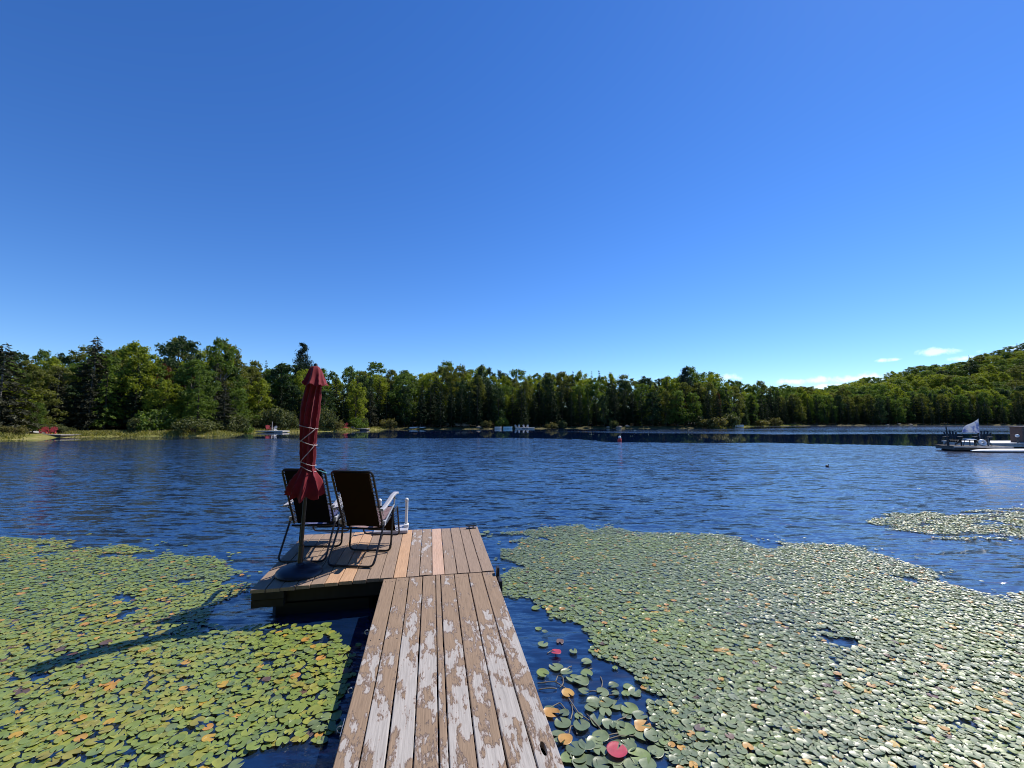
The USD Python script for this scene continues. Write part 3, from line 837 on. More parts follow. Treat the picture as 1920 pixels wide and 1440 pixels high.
# framing: rims, corner blocks, joists, floats
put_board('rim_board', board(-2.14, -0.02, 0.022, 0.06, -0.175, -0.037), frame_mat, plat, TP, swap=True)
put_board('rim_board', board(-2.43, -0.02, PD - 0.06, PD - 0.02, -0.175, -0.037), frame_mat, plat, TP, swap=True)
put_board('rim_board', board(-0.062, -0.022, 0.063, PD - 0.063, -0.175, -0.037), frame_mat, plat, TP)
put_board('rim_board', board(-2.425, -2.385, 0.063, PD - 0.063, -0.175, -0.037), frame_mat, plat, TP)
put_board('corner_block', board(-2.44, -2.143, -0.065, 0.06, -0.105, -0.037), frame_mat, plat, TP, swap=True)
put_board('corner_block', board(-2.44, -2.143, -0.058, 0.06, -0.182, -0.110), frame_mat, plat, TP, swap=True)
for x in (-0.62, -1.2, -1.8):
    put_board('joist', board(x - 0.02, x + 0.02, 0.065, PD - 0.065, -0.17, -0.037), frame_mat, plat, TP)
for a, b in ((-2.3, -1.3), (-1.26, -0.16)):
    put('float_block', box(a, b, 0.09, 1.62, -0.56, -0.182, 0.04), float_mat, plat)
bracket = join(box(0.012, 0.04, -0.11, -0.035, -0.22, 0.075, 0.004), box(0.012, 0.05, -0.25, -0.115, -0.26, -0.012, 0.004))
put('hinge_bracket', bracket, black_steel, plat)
# cleat
cl = join(box(-0.075, 0.075, -0.02, 0.02, 0.003, 0.012, 0.003), tube([[-0.03, 0, 0.01], [-0.03, 0, 0.04]], 0.009, 8), tube([[0.03, 0, 0.01], [0.03, 0, 0.04]], 0.009, 8),
          tube([[-0.085, 0, 0.05], [-0.05, 0, 0.043], [0.05, 0, 0.043], [0.085, 0, 0.05]], [0.006, 0.01, 0.01, 0.006], 8))
put('mooring_cleat', xf(cl, loc=(-0.105, 1.66, 0)), black_steel, plat, smooth=40)

gang = thing('walkway', TG, 'narrow plank walkway with peeling tan paint leading to the platform', 'walkway')
cuts = np.array([65, 220, 375, 540, 695, 755, 925, 1100, 1275, 1440], float)
cuts = -1.19 + (cuts - 65) / (1440 - 65) * 1.19
hp = np.linalg.solve(TG, np.append(W(1022, 1400, 0.2), 1))
GY0, GY1 = -5.3, -0.012
for i in range(9):
    a, b = cuts[i] + 0.004, cuts[i + 1] - 0.004
    hole = None
    if i == 8:
        hole = trimesh.creation.cylinder(radius=1.0, height=0.2, sections=20)
        hole.apply_scale([0.017, 0.05, 1]); hole.apply_translation([cuts[8] + 0.062, -2.43, 0])
    c0 = [0.03, 0.05, 0.09, 0.06, 0.05, 0.07, 0.05, 0.09, 0.07][i]

    def wear(v, c0=c0):
        return c0 - 0.055 + 0.085 * smoothstep(-0.5, -1.7, v[:, 1]) - 0.03 * smoothstep(-0.5, 0.0, v[:, 1])
    end = GY1 + prng.uniform(-0.006, 0.004)
    put_board('walkway_plank', board(a, b, GY0, end, -0.036, prng.uniform(-0.0015, 0.0015), n=40, hole=hole), paint_mat, gang, TG, wear)
for x in (-1.172, -0.6, -0.058):
    put_board('stringer', board(x, x + 0.04, GY0, -0.05, -0.19, -0.04), frame_mat, gang, TG)
for y in (-1.2, -2.6, -4.0):
    put_board('cross_brace', board(-1.128, -0.62, y, y + 0.04, -0.17, -0.045), frame_mat, gang, TG, swap=True)
    put_board('cross_brace', board(-0.556, -0.062, y, y + 0.04, -0.17, -0.045), frame_mat, gang, TG, swap=True)
for y in (-0.95, -1.68, -2.02):
    th = np.linspace(0, 2 * math.pi, 15)[:-1]
    ring = tube([[-1.19 - 0.026 + 0.018 * math.cos(t), y, -0.055 + 0.018 * math.sin(t)] for t in th], 0.0035, 6, closed=True)
    put('eye_hook', ring, galv, gang, smooth=True)
put('metal_plate', box(-1.199, -1.1935, -2.12, -1.98, -0.13, -0.02, 0.001), galv, gang)
# end grain cracks / screws: pairs of screw heads on every plank over the braces
for y in (-0.09, -1.18, -2.58):
    sc = []
    for i in range(9):
        if i == 4:
            continue
        for q in (0.25, 0.75):
            x = cuts[i] + (cuts[i + 1] - cuts[i]) * q
            sc.append(xf(revolve([(0, 0.0), (0.0045, 0.0), (0.0055, -0.004)], 8), loc=(x, y + prng.uniform(-0.01, 0.01), 0.0012)))
    put('screw_heads', join(*sc), black_steel, gang, kind='stuff')

# boarding ladder on the far edge
lad = thing('boarding_ladder', TP @ frame((-1.24, 1.70, 0)), 'white-railed boarding ladder on the far platform edge behind the chairs', 'ladder')
put('base_plate', box(-0.25, 0.22, -0.14, 0.16, 0.004, 0.05, 0.006), grey_plastic, lad)
for x in (-0.19, 0.19):
    put('rail', tube([[x, 0.06, 0.05], [x, 0.06, 0.42]], 0.022, 12), white_plastic, lad, smooth=40)
    put('rail_cap', xf(trimesh.creation.icosphere(2, 0.029), loc=(x, 0.06, 0.435)), white_plastic, lad, smooth=True)
    put('side_rail', tube([[x, 0.17, 0.03], [x, 0.19, -0.9]], 0.018, 8), galv, lad, smooth=40)
    put('bracket', box(x - 0.035, x + 0.035, 0.0, 0.10, 0.05, 0.09, 0.006), white_plastic, lad)
for z in (-0.2, -0.45, -0.7):
    put('rung', box(-0.19, 0.19, 0.165, 0.215, z, z + 0.025, 0.004), galv, lad)

# ------------------------------------------------------------------ reclining chairs
fabric_brown = plain('brown_mesh_fabric_look', (0.020, 0.012, 0.006), 0.9, 0, 0.15, 200, 0.05)
fabric_navy = plain('navy_mesh_fabric_look', (0.010, 0.010, 0.015), 0.9, 0, 0.15, 200, 0.05)
fabric_blue = plain('blue_seat_fabric_look', (0.10, 0.11, 0.22), 0.85, 0, 0.25, 30, 0.2)
fabric_mauve = plain('mauve_seat_fabric_look', (0.28, 0.19, 0.19), 0.85, 0, 0.2, 30, 0.2)
tube_mat = plain('dark_tube_look', (0.018, 0.016, 0.017), 0.33, 0, 0.15, 30)
cord_mat = plain('elastic_cord_look', (0.03, 0.028, 0.03), 0.7, 0, 0.1, 40)


def sheet(a, b, w, sag, n=10, t=0.004, up=(0, 0, 1)):
    """A stretched cloth from profile point a to b (y, z), of width w, sagging."""
    a, b = np.array(a), np.array(b)
    d = (b - a) / np.linalg.norm(b - a)
    nn = np.array([-d[1], d[0]])
    xs = np.linspace(-w / 2, w / 2, 7)
    v = []
    for side in (1, -1):
        for i in range(n):
            s = i / (n - 1)
            p = a + (b - a) * s
            for x in xs:
                g = sag * 4 * s * (1 - s) * (1 - 0.6 * (2 * x / w) ** 2) + sag * 0.5 * (1 - (2 * x / w) ** 2)
                q = p - nn * (g - side * t / 2)
                v.append([x, q[0], q[1]])
    f = []
    m = n * 7
    for i in range(n - 1):
        for k in range(6):
            o = i * 7 + k
            f += [[o, o + 1, o + 8], [o, o + 8, o + 7], [m + o, m + o + 8, m + o + 1], [m + o, m + o + 7, m + o + 8]]
    for i in range(n - 1):
        for k in (0, 6):
            o = i * 7 + k
            f += [[o, o + 7, m + o + 7], [o, m + o + 7, m + o]]
    for k in range(6):
        for i in (0, (n - 1) * 7):
            f += [[i + k, i + k + 1, m + i + k + 1], [i + k, m + i + k + 1, m + i + k]]
    mm = trimesh.Trimesh(np.array(v), np.array(f), process=False)
    trimesh.repair.fix_normals(mm)
    return arr(mm)


def lacing(a, b, xi, xo, n):
    a, b = np.array(a), np.array(b)
    pts = []
    for i in range(n + 1):
        p = a + (b - a) * i / n
        pts.append([xi if i % 2 == 0 else xo, p[0], p[1]])
    z2 = [[xi if i % 2 else xo, *(a + (b - a) * i / n)] for i in range(n + 1)]
    return join(tube(pts, 0.0042, 4), tube(z2, 0.0042, 4))


def chair(T, label, back_m, seat_m):
    t = thing('reclining_chair', T, label, 'chair', 'folding lounge chairs on the platform')
    B0, B1 = (0.33, 0.36), (-0.02, 1.075)
    K, F_ = (0.80, 0.50), (0.90, 0.10)
    hw, lw = 0.245, 0.272
    put('back_frame', tube(rounded([(-hw, *B0), (-hw, *B1), (hw, *B1), (hw, *B0)], 0.06), 0.0125, 8), tube_mat, t, smooth=40)
    for s in (-1, 1):
        put('seat_frame', tube([(s * hw, *B0), (s * hw, *K)], 0.011, 8), tube_mat, t, smooth=40)
    put('legrest_frame', tube(rounded([(-hw, *K), (-hw, *F_), (hw, *F_), (hw, *K)], 0.06), 0.011, 8), tube_mat, t, smooth=40)
    put('rear_leg', tube(rounded([(-lw, 0.30, 0.43), (-lw, 0.0, 0.013), (lw, 0.0, 0.013), (lw, 0.30, 0.43)], 0.07), 0.0125, 8), tube_mat, t, smooth=40)
    put('front_leg', tube(rounded([(-lw + 0.006, 0.60, 0.56), (-lw + 0.006, 0.53, 0.013), (lw - 0.006, 0.53, 0.013), (lw - 0.006, 0.60, 0.56)], 0.07), 0.0125, 8), tube_mat, t, smooth=40)
    put('crossbar', tube([(-lw, 0.33, 0.335), (lw, 0.33, 0.335)], 0.011, 8), tube_mat, t, smooth=40)
    u = lambda A, B, s: (A[0] + (B[0] - A[0]) * s, A[1] + (B[1] - A[1]) * s)
    put('back_panel', sheet(u(B0, B1, 0.0), u(B0, B1, 0.985), 0.405, 0.03, 16), back_m, t, smooth=True)
    pil = sheet(u(B0, B1, 0.66), u(B0, B1, 0.99), 0.415, 0.006, 8, 0.035)
    put('head_pillow', xf(pil, loc=(0, -0.012, 0)), back_m, t, smooth=50)
    put('seat_panel', sheet(B0, K, 0.39, 0.03, 10), seat_m, t, smooth=True)
    put('legrest_panel', sheet(K, u(K, F_, 0.86), 0.385, 0.015, 8), back_m, t, smooth=True)
    for s in (-1, 1):
        lc = join(lacing(u(B0, B1, 0.03), u(B0, B1, 0.66), s * 0.202, s * hw, 22), lacing(u(B0, B1, 0.70), u(B0, B1, 0.96), s * 0.204, s * hw, 4),
                  lacing(u(B0, K, 0.05), u(B0, K, 0.95), s * 0.194, s * hw, 12), lacing(u(K, F_, 0.05), u(K, F_, 0.85), s * 0.192, s * hw, 10))
        put('lacing', lc, cord_mat, t)
        arm = []
        ap = [(0.16, 0.605), (0.25, 0.615), (0.38, 0.655), (0.50, 0.70), (0.60, 0.715), (0.66, 0.705)]
        av = [[s * (0.285 + dx), y, z + dz] for y, z in ap for dx, dz in ((-0.026, -0.012), (0.026, -0.012), (0.028, 0.004), (0.02, 0.014), (-0.02, 0.014), (-0.028, 0.004))]
        af = []
        for i in range(5):
            for k in range(6):
                l = (k + 1) % 6
                af += [[i * 6 + k, i * 6 + l, i * 6 + 6 + l], [i * 6 + k, i * 6 + 6 + l, i * 6 + 6 + k]]
        for k in range(1, 5):
            af += [[0, k, k + 1], [30, 30 + k + 1, 30 + k]]
        am = trimesh.Trimesh(np.array(av), np.array(af), process=False); trimesh.repair.fix_normals(am)
        put('armrest', am, grey_plastic, t, smooth=50)
        put('arm_support', join(tube([(s * lw, 0.29, 0.41), (s * lw, 0.61, 0.57), (s * 0.28, 0.60, 0.70)], 0.0105, 7), tube([(s * hw, 0.335, 0.50), (s * 0.28, 0.20, 0.60)], 0.008, 6)), galv if s > 0 else tube_mat, t, smooth=40)
        put('pivot_bracket', box(s * 0.272 - 0.017, s * 0.272 + 0.017, 0.268, 0.312, 0.39, 0.455, 0.008), grey_plastic, t)
    return t


chair(TP @ frame((-1.59, 0.375, 0.004), math.radians(-16)), 'brown reclining lawn chair with grey armrests, nearer the ladder', fabric_brown, fabric_mauve)
chair(TP @ frame((-2.17, 0.62, 0.004), math.radians(-9)), 'black reclining lawn chair behind the closed umbrella', fabric_navy, fabric_blue)

# ------------------------------------------------------------------ umbrella
base_loc = (-2.10, 0.30)
bw_ = (TP @ np.array([*base_loc, 0.0, 1]))[:3]
topr = ray(592, 684)
tt = (bw_[1] + 0.02) / topr[1]
top_w = np.array([0, 0, EYE]) + topr * tt
ax = top_w - bw_
UL = np.linalg.norm(ax); ax /= UL
ux = np.cross([0, 1.0, 0], ax); ux /= np.linalg.norm(ux)
TU = np.eye(4); TU[:3, 0], TU[:3, 1], TU[:3, 2], TU[:3, 3] = ux, np.cross(ax, ux), ax, bw_
umb = thing('patio_umbrella', TU, 'closed burgundy patio umbrella tied with cord, standing on the platform', 'umbrella')
cloth_mat = node_material('burgundy_cloth_look', {
    'co': ('geometry', {}), 'n': ('noise_texture', {'scale': 12.0, 'detail': 5.0}), 'r': ('rgb_ramp', {'ramp': [(0.3, (0.16, 0.007, 0.015)), (0.7, (0.25, 0.011, 0.025))]}),
    'f': ('noise_texture', {'scale': 500.0, 'detail': 2.0}), 'b': ('bump', {'distance': 0.0006}),
    'd': ('principled_bsdf', {'roughness': 0.75, 'specular_ior_level': 0.25, 'sheen_weight': 0.15}), 't': ('translucent_bsdf', {}), 'out': ('mix_closure', {'fac': 0.12})},
    [('co.position', 'n.vector'), ('n.fac', 'r.fac'), ('co.position', 'f.vector'), ('f.fac', 'b.height'), ('r.color', 'd.base_color'), ('r.color', 't.color'), ('b.normal', 'd.normal'),
     ('d.BSDF', 'out.closure1'), ('t.BSDF', 'out.closure2')], surface='out.closure')
zz = lambda py: (1075 - py) / (1075 - 684) * UL


def pleated(prof, depth, ribs=8, seg=128, seed=0, hem=0.0, twist=0.0, off=None):
    rg = np.random.default_rng(seed)
    ph = rg.uniform(0, 6.28, 6)
    v = []
    th = np.arange(seg) / seg * 2 * math.pi
    n = len(prof)
    for i, (z, r) in enumerate(prof):
        t = i / (n - 1)
        a = th + twist * t
        fold = 1 - np.abs(np.sin(a * ribs / 2 + 0.6 * np.sin(a + ph[0] + 2 * t))) ** 0.75
        d = depth[i] if np.ndim(depth) else depth
        rr = r * (1 - d + 2 * d * fold * (0.75 + 0.25 * np.sin(2 * a + ph[1]))) * (1 + 0.05 * np.sin(3 * a + ph[2] + 3 * t))
        sw = 0.10 * d * np.sin(ribs * a + ph[3] + 5 * t)
        ox, oy = (off(z) if off else (0, 0))
        zc = z + hem * max(0, t - 0.55) / 0.45 * (np.sin(ribs * a) * 0.5 + 0.5 * np.sin(2 * a + ph[4]))
        v.append(np.stack([rr * np.cos(th + sw) + ox, rr * np.sin(th + sw) + oy, zc], -1))
    v = np.vstack(v)
    f = []
    for i in range(n - 1):
        for k in range(seg):
            l = (k + 1) % seg
            f += [[i * seg + k, (i + 1) * seg + l, i * seg + l], [i * seg + k, (i + 1) * seg + k, (i + 1) * seg + l]]
    return v, np.array(f)


def resample(prof, n):
    p = np.array(prof, float)
    s = np.linspace(0, len(p) - 1, n)
    return [(np.interp(q, range(len(p)), p[:, 0]), np.interp(q, range(len(p)), p[:, 1])) for q in s]


k_ = 1 / 171.0
body = resample([(zz(716), 11.8 * k_), (zz(730), 13.0 * k_), (zz(745), 13.9 * k_), (zz(770), 15.5 * k_), (zz(800), 15.1 * k_), (zz(812), 13.9 * k_), (zz(828), 13.9 * k_), (zz(836), 13.0 * k_), (zz(855), 13.4 * k_), (zz(870), 12.2 * k_),
                 (zz(880), 11.3 * k_), (zz(890), 15.1 * k_), (zz(903), 23.0 * k_), (zz(916), 28.5 * k_), (zz(928), 31.3 * k_), (zz(934), 31.3 * k_)], 52)
dep = np.interp(np.linspace(0, 1, 52), [0, .1, .6, .72, .8, 1], [.16, .26, .24, .16, .30, .30])
bend = lambda z: (-0.028 * math.sin(math.pi * np.clip((z - zz(880)) / (zz(720) - zz(880)), 0, 1)), 0.0)
put('canopy', pleated(body, dep, 8, 144, 3, 0.05, 0.5, bend), cloth_mat, umb, smooth=True)
cap = resample([(zz(686.5), 4 * k_), (zz(689), 8.5 * k_), (zz(694), 12 * k_), (zz(702), 15 * k_), (zz(710), 17.5 * k_), (zz(717), 20.5 * k_), (zz(723), 24 * k_)], 18)
put('canopy_cap', pleated(cap, np.linspace(0.03, 0.2, 18), 8, 112, 5, 0.02), cloth_mat, umb, smooth=True)
put('finial', xf(revolve([(0.001, 0.03), (0.014, 0.026), (0.02, 0.012), (0.022, 0), (0.03, -0.006), (0.03, -0.016)], 16), loc=(0, 0, zz(686))), black_steel, umb, smooth=40)
put('pole', tube([[0, 0, 0.02], [0, 0, zz(690)]], 0.0195, 14), tube_mat, umb, smooth=40)
put('base', xf(revolve([(0.0, 0.115), (0.04, 0.112), (0.05, 0.10), (0.10, 0.092), (0.16, 0.078), (0.205, 0.055), (0.232, 0.028), (0.236, 0.006), (0.0, 0.004)], 40)), plain('umbrella_base_look', (0.012, 0.014, 0.030), 0.4, 0, 0.15, 12), umb, smooth=40)
put('pole_socket', tube([[0, 0, 0.10], [0, 0, 0.30]], 0.028, 14), tube_mat, umb, smooth=40)
cord = []
for zc, tilt in ((zz(804), -0.02), (zz(833), -0.035), (zz(872), -0.03), (zz(881), -0.045)):
    r = 0.094 if zc > zz(850) else 0.083
    ox = bend(zc)[0]
    th = np.linspace(0, 2 * math.pi, 30)[:-1]
    cord.append(tube([[(r + 0.006 * math.sin(5 * t)) * math.cos(t) + ox, (r + 0.006 * math.sin(5 * t)) * math.sin(t), zc + tilt * math.cos(t)] for t in th], 0.0042, 6, closed=True))
for za, zb_ in ((zz(806), zz(832)), (zz(836), zz(870))):
    a = np.linspace(-0.2, -2.0, 12)
    cord.append(tube([[0.095 * math.cos(t) + bend(za + (zb_ - za) * i / 11)[0], 0.095 * math.sin(t), za + (zb_ - za) * i / 11] for i, t in enumerate(a)], 0.0042, 6))
cord.append(tube([[0.09, -0.02, zz(881)], [0.13, -0.04, zz(884)], [0.15, -0.05, zz(885)]], 0.0042, 6))
put('tie_cord', join(*cord), rope_mat, umb, smooth=True)
put('cord_end', tube([[0.15, -0.05, zz(885)], [0.19, -0.06, zz(886.5)], [0.245, -0.07, zz(889)]], 0.006, 6), plain('turquoise_cord_look', (0.12, 0.42, 0.48), 0.7, 0, 0.1, 50), umb, smooth=True)

# ------------------------------------------------------------------ lily pads
pad_mat = node_material('lily_pad_look', {
    'at': ('attribute', {'attribute': 'tone'}), 'uv': ('attribute', {'attribute': 'pc'}),
    'r': ('rgb_ramp', {'ramp': [(0.0, (0.105, 0.145, 0.066)), (0.27, (0.165, 0.215, 0.085)), (0.40, (0.160, 0.225, 0.050)), (0.62, (0.215, 0.270, 0.050)), (0.80, (0.30, 0.30, 0.045)), (0.845, (0.26, 0.22, 0.04)), (0.85, (0.46, 0.30, 0.035)), (0.93, (0.48, 0.24, 0.05)),
                                (0.935, (0.16, 0.085, 0.045)), (0.985, (0.10, 0.065, 0.05)), (0.99, (0.42, 0.035, 0.055)), (1.0, (0.42, 0.03, 0.05))]}),
    'm': ('mapping', {'scale': (14.0, 14.0, 3.0)}), 'n': ('noise_texture', {'scale': 1.0, 'detail': 5.0, 'roughness': 0.6}),
    'v': ('map_range', {'from_min': 0.3, 'from_max': 0.7, 'to_min': 0.78, 'to_max': 1.2}), 'mu': ('mix', {'mix_type': 'multiply', 'fac': 1.0}), 'b': ('bump', {'distance': 0.002}),
    'd': ('principled_bsdf', {'roughness': 0.41, 'specular_ior_level': 0.85}), 't': ('translucent_bsdf', {}), 'out': ('mix_closure', {'fac': 0.12})},
    [('at.fac', 'r.fac'), ('uv.vector', 'm.vector'), ('m.vector', 'n.vector'), ('n.fac', 'v.value'), ('r.color', 'mu.color1'), ('v.result', 'mu.color2'), ('n.fac', 'b.height'), ('b.normal', 'd.normal'),
     ('mu.color', 'd.base_color'), ('mu.color', 't.color'), ('d.BSDF', 'out.closure1'), ('t.BSDF', 'out.closure2')], surface='out.closure')
lrng = np.random.default_rng(33)


def pad_shape(r, rg, seg=18, cup=None, far=False):
    """A floating round leaf with its notch, edge slightly turned up."""
    notch = rg.uniform(0.16, 0.42)
    th = np.linspace(notch, 2 * math.pi - notch, seg)
    el = rg.uniform(0.86, 1.08)
    c = rg.uniform(0.03, 0.12) if cup is None else cup
    wob = rg.normal(size=4) * 0.035
    rad = r * (1 + wob[0] * np.cos(2 * th) + wob[1] * np.sin(3 * th) + wob[2] * np.cos(4 * th))
    dz = 1 + 0.6 * np.sin(2 * th + rg.uniform(0, 6)) + 0.4 * np.sin(3 * th + rg.uniform(0, 6))
    rings = [(0.8, 0.25), (1.0, 1.0)] if far else [(0.55, 0.12), (0.9, 0.42), (1.0, 1.0)]
    v = [[0.0, 0.0, 0.0]]
    for s, h in rings:
        for k in range(seg):
            v.append([rad[k] * s * math.cos(th[k]), rad[k] * s * math.sin(th[k]) * el, c * r * h * dz[k] * (1 if s > .8 else 1)])
    f = []
    for k in range(seg - 1):
        f.append([0, 1 + k, 2 + k])
        for q in range(len(rings) - 1):
            a = 1 + q * seg + k
            f += [[a, a + seg, a + seg + 1], [a, a + seg + 1, a + 1]]
    v = np.array(v)
    # thickness: a skirt below the rim
    n0 = len(v)
    if far:
        return v, np.array(f)
    rim = 1 + 2 * seg
    low = v[rim:rim + seg] * [0.985, 0.985, 1] - [0, 0, 0.0025]
    v = np.vstack([v, low])
    for k in range(seg - 1):
        f += [[rim + k, n0 + k, n0 + k + 1], [rim + k, n0 + k + 1, rim + k + 1]]
    return v, np.array(f)


def place_pad(x, y, r, rg, z=None, cup=None, far=False):
    v, f = pad_shape(r, rg, 11 if far else 18, cup, far)
    v, f = xf((v, f), rz=rg.uniform(0, 6.28))
    tx, ty = rg.normal(size=2) * 0.03
    v = v + np.stack([0 * v[:, 0], 0 * v[:, 0], v[:, 0] * tx + v[:, 1] * ty], -1)
    zz_ = rg.uniform(0.006, 0.02) if z is None else z
    v[:, 2] += zz_ - min(0, v[:, 2].min()) * 0.6
    return v + [x, y, 0], f


def mat_poly(pixels):
    return Polygon([tuple(W(a, b)[:2]) for a, b in pixels])


LEFT = mat_poly([(-160, 1008), (0, 1008), (70, 1013), (180, 1017), (240, 1024), (300, 1036), (345, 1045), (415, 1042), (428, 1066), (476, 1080), (470, 1112), (400, 1138), (385, 1165), (420, 1186), (500, 1172), (560, 1158), (605, 1166),
                 (655, 1225), (652, 1290), (630, 1370), (610, 1440), (560, 1720), (-400, 1720)])
RIGHT = mat_poly([(938, 1000), (985, 996), (1060, 982), (1150, 987), (1188, 1000), (1240, 1000), (1340, 1002), (1420, 1015), (1500, 1020), (1600, 1024), (1690, 1054), (1780, 1079), (1860, 1104), (1930, 1113), (2200, 1150), (2600, 1700),
                  (1180, 1700), (1262, 1440), (1232, 1370), (1205, 1310), (1190, 1265), (1155, 1245), (1110, 1230), (1082, 1190), (1040, 1170), (998, 1158), (994, 1130), (945, 1118), (938, 1092), (940, 1050)])
FARP = mat_poly([(1612, 974), (1690, 957), (1760, 963), (1830, 958), (1925, 950), (2050, 950), (2080, 1030), (1920, 1020), (1880, 1030), (1830, 1015), (1750, 1010), (1690, 1004)])


def scatter(poly, n_try, rg, rmin, rmax, thresh, seed, fill, cell=0.17, stretch=1.0):
    x0, y0, x1, y1 = poly.bounds
    P = np.stack([rg.uniform(x0, x1, n_try), rg.uniform(y0, y1, n_try)], -1)
    P = P[shapely.contains(poly, shapely.points(P))]
    nz = meshkit.fbm(np.stack([P[:, 0] * 2.0, P[:, 1] * 2.0 * stretch, 0 * P[:, 0]], -1), 4, seed)
    edge = shapely.distance(poly.exterior, shapely.points(P))
    keep = nz > thresh + 0.27 * np.clip(1 - edge / 0.5, 0, 1)
    P = P[keep]
    R = rmin + (rmax - rmin) * rg.beta(1.6, 2.2, len(P)) * (1 - 0.3 * smoothstep(3.0, 6.5, P[:, 1]))
    cells, out = {}, []
    for p, r in zip(P, R):
        ci = (int(math.floor(p[0] / cell)), int(math.floor(p[1] / cell)))
        ok = True
        for a in (-1, 0, 1):
            for b in (-1, 0, 1):
                for q, s in cells.get((ci[0] + a, ci[1] + b), ()):
                    if (p[0] - q[0]) ** 2 + (p[1] - q[1]) ** 2 < (fill * (r + s)) ** 2:
                        ok = False
                        break
        if ok:
            cells.setdefault(ci, []).append((p, r))
            out.append((p[0], p[1], r))
    return out


pads = []       # x, y, r, mat
for m_, (poly, n_try, a, b, th_, sd, fill) in {'left': (LEFT, 170000, 0.022, 0.053, 0.235, 12, 0.64), 'right': (RIGHT, 650000, 0.020, 0.041, 0.245, 17, 0.60), 'far': (FARP, 120000, 0.022, 0.045, 0.36, 23, 0.66)}.items():
    for x, y, r in scatter(poly, n_try, lrng, a, b, th_, sd, fill, cell=2 * b * fill, stretch=2.5 if m_ == 'far' else 1.0):
        pads.append((x, y, r, m_, None))
# stragglers thinning out past the edges of the mats
for m_, poly, rr in (('left', LEFT, (0.025, 0.045)), ('right', RIGHT, (0.02, 0.036))):
    ring = poly.buffer(0.55).difference(poly.buffer(-0.1))
    for x, y, r in scatter(ring.buffer(0), 14000, lrng, rr[0], rr[1], -1, 5, 0.8, cell=0.1):
        dd = poly.exterior.distance(Point(x, y))
        if y > 2.0 and lrng.uniform() < 0.34 * math.exp(-dd / 0.16) * (meshkit.fbm(np.array([[x * 1.3, y * 1.3, 2.0]]), 3, 8)[0] > 0.47):
            pads.append((x, y, r, m_, None))
# the loose pads beside the walkway
for px, py, r in [(1005, 1142, .05), (1018, 1210, .045), (1043, 1253, .06), (1062, 1265, .05), (1075, 1275, .055), (1090, 1281, .06), (1100, 1268, .05), (1018, 1266, .05), (1065, 1303, .05), (1095, 1300, .04), (1034, 1340, .055), (1057, 1340, .04),
                  (1055, 1358, .055), (1090, 1366, .055), (1085, 1345, .03), (1115, 1320, .06), (1108, 1330, .045), (1137, 1322, .05), (1152, 1325, .05), (1135, 1338, .05), (1120, 1352, .06), (1142, 1364, .05), (1126, 1385, .055),
                  (1180, 1332, .06), (1172, 1372, .06), (1210, 1380, .075), (1205, 1366, .06), (1080, 1410, .06), (1100, 1402, .05), (1115, 1398, .05), (1126, 1412, .045), (1158, 1404, .05), (1178, 1405, .05), (1200, 1425, .07), (1066, 1425, .05),
                  (1097, 1436, .075), (1127, 1440, .05), (1048, 1385, .06), (1060, 1392, .05), (1185, 1440, .05), (1230, 1412, .05), (1016, 1268, .04), (1240, 1395, .05), (1160, 1365, .045), (1030, 1333, .04), (905, 1003, .06), (912, 999, .06), (918, 1006, .05),
                  (600, 1183, .06), (612, 1175, .05), (1190, 1300, .05), (1178, 1290, .04), (1150, 1290, .04), (1130, 1300, .045), (1200, 1345, .05), (1222, 1385, .05), (1150, 1425, .06), (1085, 1425, .05), (1010, 1180, .035), (1022, 1188, .03), (1050, 1205, .04), (1100, 1245, .045), (1075, 1225, .04), (1165, 1440, .05), (1215, 1440, .055)]:
    w_ = W(px, py)
    pads.append((w_[0], w_[1], r, 'loose', None))
for px, py, r in [(1157, 1418, .062), (1043, 1230, .042)]:
    w_ = W(px, py)
    pads.append((w_[0], w_[1], r, 'red', 0.995))
# keep clear of the dock
dk = Polygon([tuple((TP @ np.array([a, b, 0, 1]))[:2]) for a, b in ((-2.5, -0.12), (0.06, -0.12), (0.06, 1.8), (-2.5, 1.8))])
gk = Polygon([tuple((TG @ np.array([a, b, 0, 1]))[:2]) for a, b in ((-1.25, 0), (0.05, 0), (0.05, -6), (-1.25, -6))])
pads = [p for p in pads if not dk.contains(Point(p[0], p[1])) and gk.distance(Point(p[0], p[1])) > 0.02]


def pixel_of(x, y, z=0.0):
    d = np.array([x, y, z - EYE])
    f_, u_ = d[1] * CP + d[2] * SP, -d[1] * SP + d[2] * CP
    return 960 + FOCAL * d[0] / f_, 720 - FOCAL * u_ / f_, f_


def pad_tone(mat_, x, y, rg):
    u = rg.uniform()
    patch = float(meshkit.fbm(np.array([[x * 0.7, y * 0.7, 9.0]]), 3, 41)[0])
    if mat_ == 'left':
        if u < 0.034: return 0.85 + 0.08 * rg.uniform()
        if u < 0.046: return 0.935 + 0.05 * rg.uniform()
        return float(np.clip(0.53 + 0.7 * (patch - 0.5) + 0.14 * rg.normal(), 0.1, 0.83))
    if u < 0.03: return 0.85 + 0.08 * rg.uniform()
    if u < 0.04: return 0.935 + 0.05 * rg.uniform()
    return float(np.clip(0.24 + 0.6 * (patch - 0.5) + 0.13 * rg.normal(), 0.0, 0.8))


